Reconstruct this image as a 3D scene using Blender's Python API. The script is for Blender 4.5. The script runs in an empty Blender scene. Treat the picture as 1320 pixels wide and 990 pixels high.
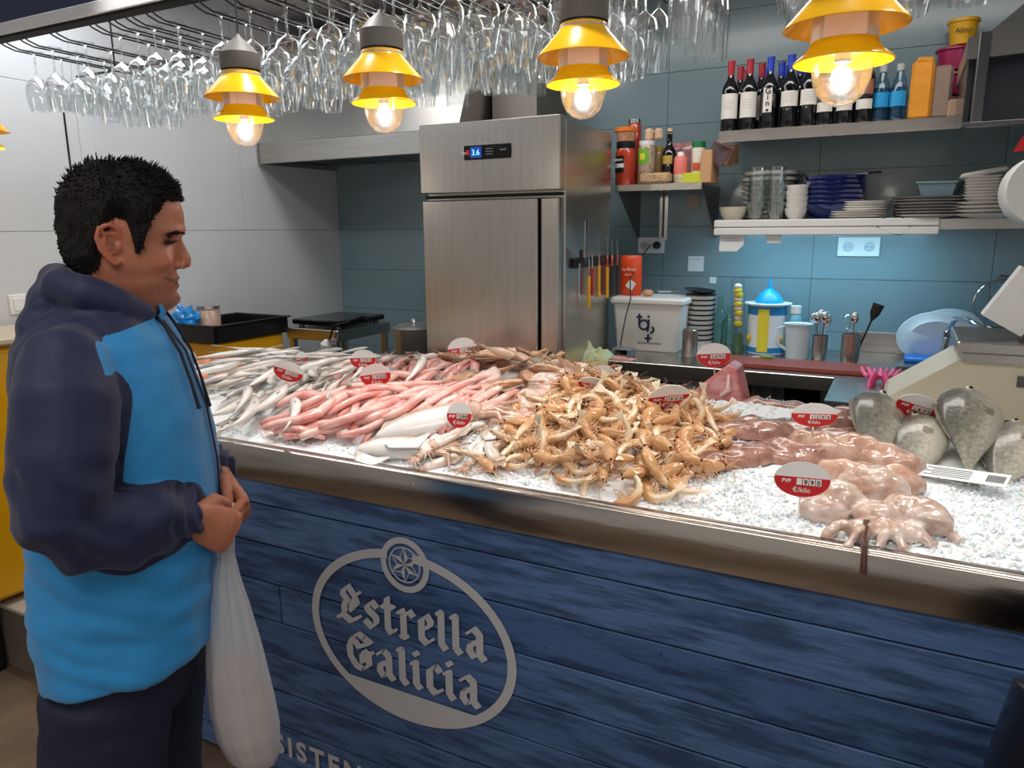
import bpy, bmesh, math, random
import numpy as np
from mathutils import Vector, Matrix, noise
PI = math.pi
S = bpy.context.scene
C = S.collection
R = math.radians
rnd = random.Random(7)

# ------------------------------------------------------------ camera, world, light, exposure
CAM_H, FOC, YAW, PITCH, ROLL = 1.5, 955.0, R(-27.5), R(11.75), R(-0.45)
def cam_axes():
    f0 = Vector((math.sin(YAW), math.cos(YAW), 0)); r0 = Vector((math.cos(YAW), -math.sin(YAW), 0)); u0 = Vector((0, 0, 1))
    F = f0 * math.cos(PITCH) - u0 * math.sin(PITCH); u = u0 * math.cos(PITCH) + f0 * math.sin(PITCH)
    return F, r0 * math.cos(ROLL) + u * math.sin(ROLL), u * math.cos(ROLL) - r0 * math.sin(ROLL)
AF, AR, AU = cam_axes()
camd = bpy.data.cameras.new('camera'); cam = bpy.data.objects.new('camera', camd); C.objects.link(cam)
camd.sensor_width = 36; camd.lens = FOC / 1320 * 36; camd.clip_start = 0.02
M = Matrix((AR, AU, -AF)).transposed().to_4x4(); M.translation = (0, 0, CAM_H)
cam.matrix_world = M
S.camera = cam
def ray(x, y): return AF + AR * ((x - 660) / FOC) - AU * ((y - 495) / FOC)
def at(x, y, Y): d = ray(x, y); return Vector((0, 0, CAM_H)) + d * (Y / d.y)
def atz(x, y, z): d = ray(x, y); return Vector((0, 0, CAM_H)) + d * ((z - CAM_H) / d.z)
def atx(x, y, X): d = ray(x, y); return Vector((0, 0, CAM_H)) + d * (X / d.x)

S.view_settings.view_transform = 'Standard'; S.view_settings.look = 'None'
S.view_settings.gamma = 1; S.view_settings.use_curve_mapping = False
S.view_settings.exposure = 0.0
S.cycles.transparent_max_bounces = 32
S.cycles.max_bounces = 8
w = bpy.data.worlds.new('world'); S.world = w; w.use_nodes = True
w.node_tree.nodes['Background'].inputs[0].default_value = (1.0, 0.95, 0.89, 1)
w.node_tree.nodes['Background'].inputs[1].default_value = 0.34
def area(name, loc, size, power, col=(1, 1, 1), rot=(0, 0, 0), sy=None):
    l = bpy.data.lights.new(name, 'AREA'); l.energy = power; l.color = col; l.size = size
    if sy: l.shape = 'RECTANGLE'; l.size_y = sy
    o = bpy.data.objects.new(name, l); o.location = loc; o.rotation_euler = rot; C.objects.link(o); return o
def spot(name, loc, target, power, ang=70, col=(1, 1, 1), r=.05):
    l = bpy.data.lights.new(name, 'SPOT'); l.energy = power; l.color = col; l.spot_size = R(ang); l.spot_blend = .6; l.shadow_soft_size = r
    o = bpy.data.objects.new(name, l); o.location = loc
    o.rotation_euler = (Vector(target) - Vector(loc)).to_track_quat('-Z', 'Y').to_euler(); C.objects.link(o); return o
# track spots over the fish slab, ceiling panels over the kitchen, strip lamp below the dish shelf
for i, (x, t) in enumerate(((-2.2, -2.0), (-1.5, -1.45), (-.8, -.8), (-.1, -.15), (.45, .2))):
    spot('track_spot', (x, 1.62, 2.5), (t, 2.0, .95), 30, 85, (1, .97, .93), .04)
area('kitchen_panel', (-1.7, 2.8, 2.66), 2.0, 13, (1, .97, .93), sy=.4)
area('kitchen_panel', (-.3, 2.9, 2.66), 1.6, 14, (1, .97, .93), sy=.4)
area('stall_panel', (-2.7, 1.9, 2.66), 1.2, 17, (.96, .98, 1), sy=.5)
area('hall_fill', (-.3, -.6, 2.9), 2.4, 30, (1, .96, .91), sy=.8)  # unseen fill light, added to brighten the counter front
area('strip_lamp', (-.33, 3.74, 1.47), .88, 3.8, (.34, .75, 1), rot=(R(8), 0, 0), sy=.04)

# ------------------------------------------------------------ materials
def srgb(r, g, b):
    return tuple((c / 255 / 12.92 if c / 255 <= .04045 else ((c / 255 + .055) / 1.055) ** 2.4) for c in (r, g, b)) + (1,)
MT = {}
def mat(name, col, rough=.5, metal=0, bump=0, bs=40, var=0, vs=8, spec=.5, col2=None, trans=0, coat=0, sss=0, stretch=None, em=None, ems=0, alpha=1, detail=4):
    if name in MT: return MT[name]
    m = bpy.data.materials.new(name); m.use_nodes = True; nt = m.node_tree; N = nt.nodes; L = nt.links
    b = N['Principled BSDF']; b.inputs['Base Color'].default_value = col
    b.inputs['Roughness'].default_value = rough; b.inputs['Metallic'].default_value = metal
    b.inputs['Specular IOR Level'].default_value = spec; b.inputs['Coat Weight'].default_value = coat; b.inputs['Coat Roughness'].default_value = .08
    b.inputs['Transmission Weight'].default_value = trans; b.inputs['Alpha'].default_value = alpha
    if sss:
        b.inputs['Subsurface Weight'].default_value = sss; b.inputs['Subsurface Radius'].default_value = (.012, .006, .004); b.inputs['Subsurface Scale'].default_value = 1
    if em: b.inputs['Emission Color'].default_value = em; b.inputs['Emission Strength'].default_value = ems
    tc = N.new('ShaderNodeTexCoord'); src = tc.outputs['Object']
    if stretch:
        mp = N.new('ShaderNodeMapping'); mp.inputs['Scale'].default_value = stretch; L.new(src, mp.inputs[0]); src = mp.outputs[0]
    if var or col2:
        oi = N.new('ShaderNodeObjectInfo')
        ad = N.new('ShaderNodeVectorMath'); ad.operation = 'ADD'; L.new(src, ad.inputs[0])
        sc = N.new('ShaderNodeMath'); sc.operation = 'MULTIPLY'; sc.inputs[1].default_value = 37; L.new(oi.outputs['Random'], sc.inputs[0]); L.new(sc.outputs[0], ad.inputs[1])
        n = N.new('ShaderNodeTexNoise'); n.inputs['Scale'].default_value = vs; n.inputs['Detail'].default_value = detail; L.new(ad.outputs[0], n.inputs['Vector'])
        r = N.new('ShaderNodeValToRGB'); L.new(n.outputs[0], r.inputs[0])
        c2 = col2 or tuple(c * (1 - var) for c in col[:3]) + (1,); c1 = col if col2 else tuple(min(1, c * (1 + var)) for c in col[:3]) + (1,)
        r.color_ramp.elements[0].color = c2; r.color_ramp.elements[1].color = c1
        r.color_ramp.elements[0].position = .35; r.color_ramp.elements[1].position = .65
        L.new(r.outputs[0], b.inputs['Base Color'])
    if bump:
        n = N.new('ShaderNodeTexNoise'); n.inputs['Scale'].default_value = bs; n.inputs['Detail'].default_value = 3; L.new(src, n.inputs['Vector'])
        bp = N.new('ShaderNodeBump'); bp.inputs['Strength'].default_value = bump; bp.inputs['Distance'].default_value = .004; L.new(n.outputs[0], bp.inputs['Height']); L.new(bp.outputs[0], b.inputs['Normal'])
    MT[name] = m; return m
def glass(name, tint=(1, 1, 1, 1), edge=(.55, .6, .62, 1), rough=.02, refl=1.0, base=.05):
    if name in MT: return MT[name]
    m = bpy.data.materials.new(name); m.use_nodes = True; nt = m.node_tree; N = nt.nodes; L = nt.links
    N.remove(N['Principled BSDF']); out = N['Material Output']
    lw = N.new('ShaderNodeLayerWeight'); lw.inputs[0].default_value = .5
    mx = N.new('ShaderNodeMix'); mx.data_type = 'RGBA'; mx.inputs['A'].default_value = tint; mx.inputs['B'].default_value = edge
    pw = N.new('ShaderNodeMath'); pw.operation = 'POWER'; pw.inputs[1].default_value = 2.5; L.new(lw.outputs['Facing'], pw.inputs[0]); L.new(pw.outputs[0], mx.inputs['Factor'])
    t = N.new('ShaderNodeBsdfTransparent'); L.new(mx.outputs['Result'], t.inputs[0])
    g = N.new('ShaderNodeBsdfGlossy'); g.inputs['Roughness'].default_value = rough; g.inputs['Color'].default_value = (1, 1, 1, 1)
    p5 = N.new('ShaderNodeMath'); p5.operation = 'POWER'; p5.inputs[1].default_value = 3.5; L.new(lw.outputs['Facing'], p5.inputs[0])
    ml = N.new('ShaderNodeMath'); ml.operation = 'MULTIPLY_ADD'; ml.inputs[1].default_value = .8 * refl; ml.inputs[2].default_value = base; ml.use_clamp = True; L.new(p5.outputs[0], ml.inputs[0])
    ms = N.new('ShaderNodeMixShader'); L.new(ml.outputs[0], ms.inputs[0]); L.new(t.outputs[0], ms.inputs[1]); L.new(g.outputs[0], ms.inputs[2])
    L.new(ms.outputs[0], out.inputs[0]); MT[name] = m; return m
def emit(name, col, s):
    if name in MT: return MT[name]
    m = bpy.data.materials.new(name); m.use_nodes = True; nt = m.node_tree; nt.nodes.remove(nt.nodes['Principled BSDF'])
    e = nt.nodes.new('ShaderNodeEmission'); e.inputs[0].default_value = col; e.inputs[1].default_value = s
    nt.links.new(e.outputs[0], nt.nodes['Material Output'].inputs[0]); MT[name] = m; return m
steel = mat('brushed_steel', (.55, .52, .48, 1), .28, 1, .03, 40, .05, 3, stretch=(20, 20, 1))
steel_h = mat('brushed_steel_flat', (.52, .50, .47, 1), .27, 1, .08, 50, .06, 3, stretch=(1, 20, 20))
steel_dk = mat('dark_steel', (.16, .16, .17, 1), .35, 1, .05, 60)
chrome = mat('chrome', (.75, .75, .75, 1), .12, 1)
black = mat('black_plastic', srgb(18, 18, 20), .4)
blackg = mat('black_gloss', srgb(10, 10, 12), .15)
rubber = mat('dark_gap', srgb(15, 15, 16), .8)
white = mat('white_plastic', srgb(232, 232, 230), .35)
ceramic = mat('white_ceramic', srgb(235, 232, 226), .15, coat=.4)
paper = mat('white_paper', srgb(235, 238, 240), .8)
cream = mat('cream_enamel', srgb(205, 196, 172), .35)
red = mat('tag_red', srgb(200, 32, 36), .35)
inkm = mat('navy_ink', srgb(20, 28, 70), .5)
inkb = mat('black_ink', srgb(25, 22, 22), .5)
yellow = mat('yellow_panel', srgb(228, 165, 12), .35, var=.06, vs=2)
clear = glass('clear_glass')

# ------------------------------------------------------------ mesh helpers
class B:
    def __init__(s): s.v = []; s.f = []; s.m = []; s.k = 0
    def add(s, vs, fs, k=None):
        o = len(s.v); s.v += [tuple(v) for v in vs]; s.f += [tuple(i + o for i in f) for f in fs]; s.m += [s.k if k is None else k] * len(fs); return s
    def box(s, c, d, rz=0, bev=0, k=None, taper=1, ry=0):
        x, y, z = d[0] / 2, d[1] / 2, d[2] / 2
        rot = Matrix.Rotation(rz, 3, 'Z') @ Matrix.Rotation(ry, 3, 'Y'); c = Vector(c)
        if bev:
            b = min(bev, x * .9, y * .9, z * .9)
            vs = []
            for Z, ins in ((-z, b), (-z + b, 0), (z - b, 0), (z, b)):
                t = taper if Z < 0 else 1
                X, Y = (x - ins) * t, (y - ins) * t
                q = b if not ins else b * .4
                for px, py in ((X, Y - q), (X - q, Y), (-X + q, Y), (-X, Y - q), (-X, -Y + q), (-X + q, -Y), (X - q, -Y), (X, -Y + q)): vs.append(rot @ Vector((px, py, Z)) + c)
            fs = [tuple(range(7, -1, -1)), tuple(range(24, 32))]
            for r_ in range(3):
                for i in range(8): a = r_ * 8; fs.append((a + i, a + (i + 1) % 8, a + 8 + (i + 1) % 8, a + 8 + i))
            return s.add(vs, fs, k)
        vs = [rot @ Vector((px * (taper if pz < 0 else 1), py * (taper if pz < 0 else 1), pz)) + c for pz in (-z, z) for px, py in ((-x, -y), (x, -y), (x, y), (-x, y))]
        return s.add(vs, [(3, 2, 1, 0), (4, 5, 6, 7), (0, 1, 5, 4), (1, 2, 6, 5), (2, 3, 7, 6), (3, 0, 4, 7)], k)
    def lathe(s, prof, c=(0, 0, 0), n=24, k=None, axis=None, sx=1, sy=1):
        vs = []; fs = []; c = Vector(c)
        rot = Vector((0, 0, 1)).rotation_difference(Vector(axis)).to_matrix() if axis else Matrix.Identity(3)
        for r_, z in prof:
            for i in range(n): a = 2 * PI * i / n; vs.append(rot @ Vector((r_ * math.cos(a) * sx, r_ * math.sin(a) * sy, z)) + c)
        for j in range(len(prof) - 1):
            for i in range(n): fs.append((j * n + i, j * n + (i + 1) % n, (j + 1) * n + (i + 1) % n, (j + 1) * n + i))
        if prof[0][0] > 1e-4: fs.append(tuple(range(n - 1, -1, -1)))
        if prof[-1][0] > 1e-4: fs.append(tuple((len(prof) - 1) * n + i for i in range(n)))
        return s.add(vs, fs, k)
    def shell(s, prof, c=(0, 0, 0), n=24, k=None, sx=1, sy=1):   # open lathe, no caps
        vs = []; fs = []
        for r_, z in prof:
            for i in range(n): a = 2 * PI * i / n; vs.append((r_ * math.cos(a) * sx + c[0], r_ * math.sin(a) * sy + c[1], z + c[2]))
        for j in range(len(prof) - 1):
            for i in range(n): fs.append((j * n + i, j * n + (i + 1) % n, (j + 1) * n + (i + 1) % n, (j + 1) * n + i))
        return s.add(vs, fs, k)
    def tube(s, pts, rad, n=8, k=None, flat=1.0, up=(0, 0, 1), tw=0):
        # rad: number, list of numbers or list of (side, up) radii
        P = [Vector(p) for p in pts]; m_ = len(P)
        if not isinstance(rad, (list, tuple)): rad = [rad] * m_
        vs = []; fs = []; up = Vector(up); prev = None
        for j, p in enumerate(P):
            t = (P[min(j + 1, m_ - 1)] - P[max(j - 1, 0)])
            t = t.normalized() if t.length > 1e-9 else Vector((1, 0, 0))
            u = up if prev is None else prev
            side = t.cross(u)
            if side.length < 1e-4: side = t.cross(Vector((1, 0, 0)))
            side.normalize(); uu = side.cross(t).normalized(); prev = uu
            r_ = rad[j]; a, b = (r_ if isinstance(r_, (list, tuple)) else (r_, r_ * flat))
            for i in range(n):
                q = 2 * PI * i / n + tw * j; vs.append(p + side * (a * math.cos(q)) + uu * (b * math.sin(q)))
        for j in range(m_ - 1):
            for i in range(n): fs.append((j * n + i, j * n + (i + 1) % n, (j + 1) * n + (i + 1) % n, (j + 1) * n + i))
        fs.append(tuple(range(n - 1, -1, -1))); fs.append(tuple((m_ - 1) * n + i for i in range(n)))
        return s.add(vs, fs, k)
    def prism(s, poly, z0, z1, mx=None, k=None):
        n = len(poly); vs = [Vector((x, y, z)) for z in (z0, z1) for x, y in poly]
        if mx is not None: vs = [mx @ v for v in vs]
        fs = [tuple(range(n - 1, -1, -1)), tuple(range(n, 2 * n))] + [(i, (i + 1) % n, n + (i + 1) % n, n + i) for i in range(n)]
        return s.add(vs, fs, k)
    def ball(s, c, r_, n=10, k=None, rot=None):
        if not isinstance(r_, (list, tuple)): r_ = (r_, r_, r_)
        vs = []; fs = []; c = Vector(c); m_ = max(4, n // 2 + 1)
        for j in range(m_ + 1):
            ph = PI * j / m_
            for i in range(n):
                a = 2 * PI * i / n; v = Vector((r_[0] * math.sin(ph) * math.cos(a), r_[1] * math.sin(ph) * math.sin(a), r_[2] * math.cos(ph)))
                if rot: v = rot @ v
                vs.append(v + c)
        for j in range(m_):
            for i in range(n): fs.append((j * n + i, (j + 1) * n + i, (j + 1) * n + (i + 1) % n, j * n + (i + 1) % n))
        return s.add(vs, fs, k)
    def grid(s, fn, nu, nv, k=None, closed=False):
        vs = [fn(i / nu, j / nv) for j in range(nv + 1) for i in range(nu + 1)]
        fs = [(j * (nu + 1) + i, j * (nu + 1) + i + 1, (j + 1) * (nu + 1) + i + 1, (j + 1) * (nu + 1) + i) for j in range(nv) for i in range(nu)]
        return s.add(vs, fs, k)
    def mesh(s, name, mats, smooth=True, ang=40):
        me = bpy.data.meshes.new(name); me.from_pydata([tuple(v) for v in s.v], [], s.f)
        for m_ in (mats if isinstance(mats, (list, tuple)) else [mats]): me.materials.append(m_)
        me.polygons.foreach_set('material_index', s.m)
        bm = bmesh.new(); bm.from_mesh(me); bmesh.ops.remove_doubles(bm, verts=bm.verts, dist=1e-6)
        if smooth:
            for f in bm.faces: f.smooth = True
            for e in bm.edges:
                if len(e.link_faces) == 2 and e.calc_face_angle(0) > R(ang): e.smooth = False
        bm.to_mesh(me); bm.free(); me.update(); return me
    def build(s, name, mats, parent=None, smooth=True, ang=40, loc=None, rot=None):
        o = bpy.data.objects.new(name, s.mesh(name, mats, smooth, ang)); C.objects.link(o)
        if parent: o.parent = parent
        if loc is not None: o.location = loc
        if rot is not None: o.rotation_euler = rot
        return o
def thing(name, label, cat, loc=(0, 0, 0), rot=(0, 0, 0), group=None):
    o = bpy.data.objects.new(name, None); C.objects.link(o); o.location = loc
    o.rotation_euler = rot if isinstance(rot, (tuple, list)) else (0, 0, rot)
    o.empty_display_size = .02; o['label'] = label; o['category'] = cat
    if group: o['group'] = group
    return o
def tag(o, label, cat, group=None):
    o['label'] = label; o['category'] = cat
    if group: o['group'] = group
    return o
def struct(o): o['kind'] = 'structure'; return o
def kids(o): return KIDS.get(o.name) or KIDS.setdefault(o.name, [c for c in C.objects if c.parent == o])
KIDS = {}
def dup(o, loc=None, rot=None, label=None, group=None, mw=None, scale=None):
    r = o.copy(); C.objects.link(r)
    if mw is not None: r.matrix_world = mw
    if loc is not None: r.location = loc
    if rot is not None: r.rotation_euler = rot
    if scale is not None: r.scale = scale if isinstance(scale, (tuple, list)) else (scale,) * 3
    if label: r['label'] = label
    if group: r['group'] = group
    for c in kids(o):
        d = c.copy(); C.objects.link(d); d.parent = r
        for g in kids(c): e = g.copy(); C.objects.link(e); e.parent = d
    return r
TX = {}
def text_mesh(s, size, ext=.0006, bold=0, space=1, m_=None, align='CENTER'):
    key = (s, size, bold, space, m_.name if m_ else '', align)
    if key in TX: return TX[key]
    cu = bpy.data.curves.new('text', 'FONT'); cu.body = s; cu.size = size; cu.extrude = ext; cu.offset = bold; cu.align_x = align; cu.space_character = space; cu.resolution_u = 3
    o = bpy.data.objects.new('text', cu); C.objects.link(o); bpy.context.view_layer.update()
    me = bpy.data.meshes.new_from_object(o.evaluated_get(bpy.context.evaluated_depsgraph_get()))
    bpy.data.objects.remove(o); me.materials.clear()
    if m_: me.materials.append(m_)
    TX[key] = me; return me
def text(name, s, size, m_, parent, loc, rot=(PI / 2, 0, 0), bold=0, space=1, ext=.0006, align='CENTER'):
    o = bpy.data.objects.new(name, text_mesh(s, size, ext, bold, space, m_, align)); C.objects.link(o); o.parent = parent; o.location = loc; o.rotation_euler = rot; return o
def sstep(a, b, x): t = min(1, max(0, (x - a) / (b - a))); return t * t * (3 - 2 * t)
def nz(x, y, z=0): return noise.noise(Vector((x, y, z)))
# ------------------------------------------------------------ the room
FL = -.2; XL = -3.39; YB = 4.0; XR = 1.15; CE = 2.75
floor_m = mat('worn_floor', srgb(132, 112, 92), .45, col2=srgb(92, 76, 62), vs=3, bump=.1, bs=30)
ceil_m = mat('ceiling_paint', srgb(214, 214, 212), .8)
grout = mat('pale_grout', srgb(196, 208, 210), .8)
grout_w = mat('white_grout', srgb(205, 202, 198), .8)
tile_b = mat('blue_grey_tile', srgb(126, 148, 155), .22, var=.04, vs=3, coat=.2)
tile_w = mat('white_tile', srgb(208, 211, 214), .3, var=.02, vs=2)
struct(B().box((-1, .8, FL - .05), (8, 6.6, .1)).build('floor', floor_m, smooth=False))
struct(B().box((-1.1, 2.7, CE + .05), (4.7, 2.8, .1)).build('ceiling', ceil_m, smooth=False))
wb = struct(B().box(((XL + XR) / 2 - .04, YB + .06, 1.275), (XR - XL + .1, .1, 2.95)).build('wall_back', grout, smooth=False))
wl = struct(B().box((XL - .06, 1.4, 1.275), (.1, 5.3, 2.95)).build('wall_left', grout_w, smooth=False))
struct(B().box((XR + .05, 3.2, 1.275), (.1, 1.7, 2.95)).build('wall_right', tile_b, smooth=False))
tm = {}
def tile(w_, h_, m_, parent, loc, rot):
    k = (round(w_, 3), round(h_, 3), m_.name)
    if k not in tm: tm[k] = B().box((0, 0, 0), (w_ - .002, h_ - .002, .012), bev=.0006).mesh('tile', m_, False)
    o = bpy.data.objects.new('tile', tm[k]); C.objects.link(o); o.parent = parent; o.location = loc; o.rotation_euler = rot; return o
z = .99 - .26 * 5
while z < CE:
    h_ = min(.26, CE - z); x = XL + .001
    for gx in [-3.433 + .76 * i + .001 for i in range(1, 9)]:
        x1 = min(gx, XR)
        if x1 - x > .05: tile(x1 - x, h_, tile_b, wb, ((x + x1) / 2, YB + .004, z + h_ / 2), (PI / 2, 0, 0))
        x = x1
    z += .26
# white tiles of the side wall: tall wide boards
zz = [-.2, .25, .88, 1.51, 2.14, CE]
for a, b in zip(zz, zz[1:]):
    y = 4.0
    for w_ in (.82, .94, .94, .94, .94, .5):
        tile(w_, b - a, tile_w, wl, (XL - .004, y - w_ / 2, (a + b) / 2), (PI / 2, 0, PI / 2)); y -= w_
# black strip drawn as the tile gap in the side wall, no cable
B().box((XL + .003, 2.18, 1.72), (.004, .008, .62)).build('cable', black, wl, False)
# light switch on the white wall, behind the man
p = atx(24, 392, XL)
sw = thing('light_switch', 'white square light switch on the white tiled wall behind the man', 'switch', p)
B().box((.006, 0, 0), (.012, .085, .085), bev=.003).build('plate', white, sw); B().box((.014, 0, 0), (.006, .055, .055), bev=.002).build('rocker', white, sw)

# step and yellow counter at far left
st = thing('step', 'low stone step with a pale tiled top at the far left behind the man', 'step', (-3.01, 1.45, FL))
B().box((0, .3, .13), (.7, .6, .26), bev=.004).build('riser', mat('step_stone', srgb(120, 108, 98), .6, var=.12, vs=6), st)
B().box((0, .295, .27), (.7, .61, .02), bev=.004).build('tread', mat('step_top', srgb(190, 182, 170), .5, var=.08, vs=5), st)
yc = thing('yellow_counter', 'bright yellow counter front at the left edge behind the man', 'counter', (-3.15, 1.5, FL))
B().box((0, -.05, .80), (.38, 1.3, .98), bev=.02).build('body', yellow, yc); B().box((-.03, -.37, .155), (.3, .6, .31)).build('plinth', black, yc)
B().box((0, -.05, 1.305), (.42, 1.34, .03), bev=.008).build('worktop', mat('pale_worktop', srgb(205, 190, 165), .4), yc)

# ------------------------------------------------------------ fish counter
LIPZ = .9; FY = 1.468
fc = thing('fish_counter', 'long fish counter clad in blue weathered planks under a steel edge band', 'counter', (-.5, 1.47, FL))
def inW(o): return o                                              # parts are authored in world coordinates relative to the base
def part(b, name, m_, parent, **k):
    o = b.build(name, m_, parent, **k); o.location = -parent.location; return o
X0, X1 = -2.35, 1.1
XLft = lambda y: X0 - max(0, y - FY) * .55                          # the left end runs off obliquely
lip = B()
prof = [(FY, .795), (FY - .004, .80), (FY - .004, .893), (FY, .899), (FY + .03, .9), (FY + .036, .896), (FY + .036, .86), (FY + .03, .795)]
lip.add([(x, y, z_) for x in (X0, X1) for y, z_ in prof], [tuple(range(7, -1, -1)), tuple(range(8, 16))] + [(i, (i + 1) % 8, 8 + (i + 1) % 8, 8 + i) for i in range(8)])
part(lip, 'edge_band', mat('band_steel', (.50, .45, .41, 1), .22, 1, .10, 14, .18, 2.5, stretch=(1, 1, 8)), fc, ang=60)
tray = B(); tray.prism([(X0, 1.5), (X1, 1.5), (X1, 2.52), (XLft(2.52), 2.52)], .83, .85).prism([(XLft(2.5), 2.5), (X1, 2.5), (X1, 2.52), (XLft(2.52), 2.52)], .80, .9).prism([(X0, 1.5), (X0 + .02, 1.5), (XLft(2.52) + .02, 2.52), (XLft(2.52), 2.52)], .80, .9)
part(tray, 'slab', steel_h, fc, smooth=False)
part(B().prism([(X0 + .01, 1.505), (X1 - .01, 1.505), (X1 - .01, 2.5), (XLft(2.5) + .01, 2.5)], FL, .795), 'carcass', rubber, fc, smooth=False)
def wood():
    m = bpy.data.materials.new('blue_wood'); m.use_nodes = True; N = m.node_tree.nodes; L = m.node_tree.links; b = N['Principled BSDF']
    tc = N.new('ShaderNodeTexCoord'); oi = N.new('ShaderNodeObjectInfo')
    sc = N.new('ShaderNodeMath'); sc.operation = 'MULTIPLY'; sc.inputs[1].default_value = 53; L.new(oi.outputs['Random'], sc.inputs[0])
    ad = N.new('ShaderNodeVectorMath'); L.new(tc.outputs['Object'], ad.inputs[0]); L.new(sc.outputs[0], ad.inputs[1])
    def nzn(scale, sx, detail=6):
        mp = N.new('ShaderNodeMapping'); mp.inputs['Scale'].default_value = sx; L.new(ad.outputs[0], mp.inputs[0])
        n = N.new('ShaderNodeTexNoise'); n.inputs['Scale'].default_value = scale; n.inputs['Detail'].default_value = detail; n.inputs['Roughness'].default_value = .65; L.new(mp.outputs[0], n.inputs[0]); return n
    def ramp(src, a, b_, c0, c1):
        r = N.new('ShaderNodeValToRGB'); r.color_ramp.elements[0].position = a; r.color_ramp.elements[1].position = b_; r.color_ramp.elements[0].color = c0; r.color_ramp.elements[1].color = c1; L.new(src, r.inputs[0]); return r
    def mul(a, b_):
        x = N.new('ShaderNodeMix'); x.data_type = 'RGBA'; x.blend_type = 'MULTIPLY'; x.inputs['Factor'].default_value = 1; L.new(a, x.inputs['A']); L.new(b_, x.inputs['B']); return x.outputs['Result']
    base = ramp(oi.outputs['Random'], 0, 1, srgb(76, 108, 156), srgb(98, 130, 178))
    g1 = ramp(nzn(9, (1, 1, 22)).outputs[0], .3, .75, (.62, .66, .72, 1), (1.1, 1.1, 1.1, 1))       # grain
    g2 = ramp(nzn(7, (.6, 1, 4), 10).outputs[0], .40, .55, (.38, .42, .48, 1), (1, 1, 1, 1))       # worn dark patches
    g3 = ramp(nzn(46, (1, 1, 1.4), 2).outputs[0], .20, .27, (.12, .12, .15, 1), (1, 1, 1, 1))          # knots and nail holes
    L.new(mul(mul(mul(base.outputs[0], g1.outputs[0]), g2.outputs[0]), g3.outputs[0]), b.inputs['Base Color'])
    b.inputs['Roughness'].default_value = .5
    bp = N.new('ShaderNodeBump'); bp.inputs['Strength'].default_value = .25; bp.inputs['Distance'].default_value = .003; L.new(g1.outputs[0], bp.inputs['Height']); L.new(bp.outputs[0], b.inputs['Normal'])
    return m
woodm = wood()
rows = [.797, .722, .5975, .4745, .3525, .239, .117, -.005, -.1, FL + .02]
joints = [[.85], [.9], [.75], [-1.55, .8], [-1.30, .9], [-1.75, .7], [-1.7, .6], [-.9, .6], [-1.4, 0]]
for r_, (a, b_) in enumerate(zip(rows, rows[1:])):
    xs = [X0] + [x for x in joints[r_]] + [X1]
    for xa, xb in zip(xs, xs[1:]):
        h_ = a - b_
        o = B().box((0, 0, 0), (xb - xa - .003, .014, h_ - .0045), bev=.002).build('plank', woodm, fc, smooth=False)
        o.location = Vector(((xa + xb) / 2, FY + .014 + rnd.uniform(-.0012, .0012), (a + b_) / 2)) - fc.location
# --- logo
logo_m = mat('grey_print', srgb(196, 196, 200), .45)
lg = B(); LY = FY + .0035
LM = Matrix(((1, 0, 0, 0), (0, 0, -1, LY), (0, 1, 0, 0), (0, 0, 0, 1)))   # (x, z, thickness towards the viewer)
def lpoly(poly, t=.0012): lg.prism(poly, 0, t + len(lg.f) * 1.2e-7, LM)
LC = (-1.09, .428); LA, LB = .331, .25; MC = (-1.088, .641)
def band(cx, cz, ra, rb, th, n=72, skip=None):
    for i in range(n):
        a0, a1 = 2 * PI * i / n, 2 * PI * (i + 1) / n
        q = [(cx + ra * math.cos(a0), cz + rb * math.sin(a0)), (cx + ra * math.cos(a1), cz + rb * math.sin(a1)), (cx + (ra - th) * math.cos(a1), cz + (rb - th) * math.sin(a1)), (cx + (ra - th) * math.cos(a0), cz + (rb - th) * math.sin(a0))]
        if skip and skip(*q[0]): continue
        lpoly(q)
band(LC[0], LC[1], LA, LB, .025, skip=lambda x, z_: math.hypot(x - MC[0], z_ - MC[1]) < .064)
zc = .262; hw = (LA - .01) * math.sqrt(1 - ((zc - LC[1]) / LB) ** 2)
aa = math.asin((zc - LC[1]) / LB)
for i in range(24):
    a = PI - aa + (PI + 2 * aa) * i / 24; b = PI - aa + (PI + 2 * aa) * (i + 1) / 24
    p0, p1 = ((LC[0] + (LA - .004) * math.cos(q), LC[1] + (LB - .004) * math.sin(q)) for q in (a, b))
    lpoly([p0, p1, (p1[0], zc), (p0[0], zc)], .0011)
band(MC[0], MC[1], .077, .077, .017, 48); band(MC[0], MC[1], .050, .050, .0035, 40)
for i in range(6):
    a = PI / 2 + i * PI / 3; t = lambda r_, an: (MC[0] + r_ * math.cos(an), MC[1] + r_ * math.sin(an))
    lpoly([t(.0, 0), t(.024, a - PI / 6), t(.046, a)])
    p0, p1 = t(.024, a + PI / 6), t(.046, a); d = Vector((p1[0] - p0[0], p1[1] - p0[1])).normalized(); nx, ny = -d.y * .0022, d.x * .0022
    lpoly([p0, p1, (p1[0] + nx, p1[1] + ny), (p0[0] + nx, p0[1] + ny)][::1])
NIB = [(.125 * math.cos(R(40)) * s1 + .045 * math.cos(R(128)) * s2, .125 * math.sin(R(40)) * s1 + .045 * math.sin(R(128)) * s2) for s1, s2 in ((1, 1), (-1, 1), (-1, -1), (1, -1))]
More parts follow.
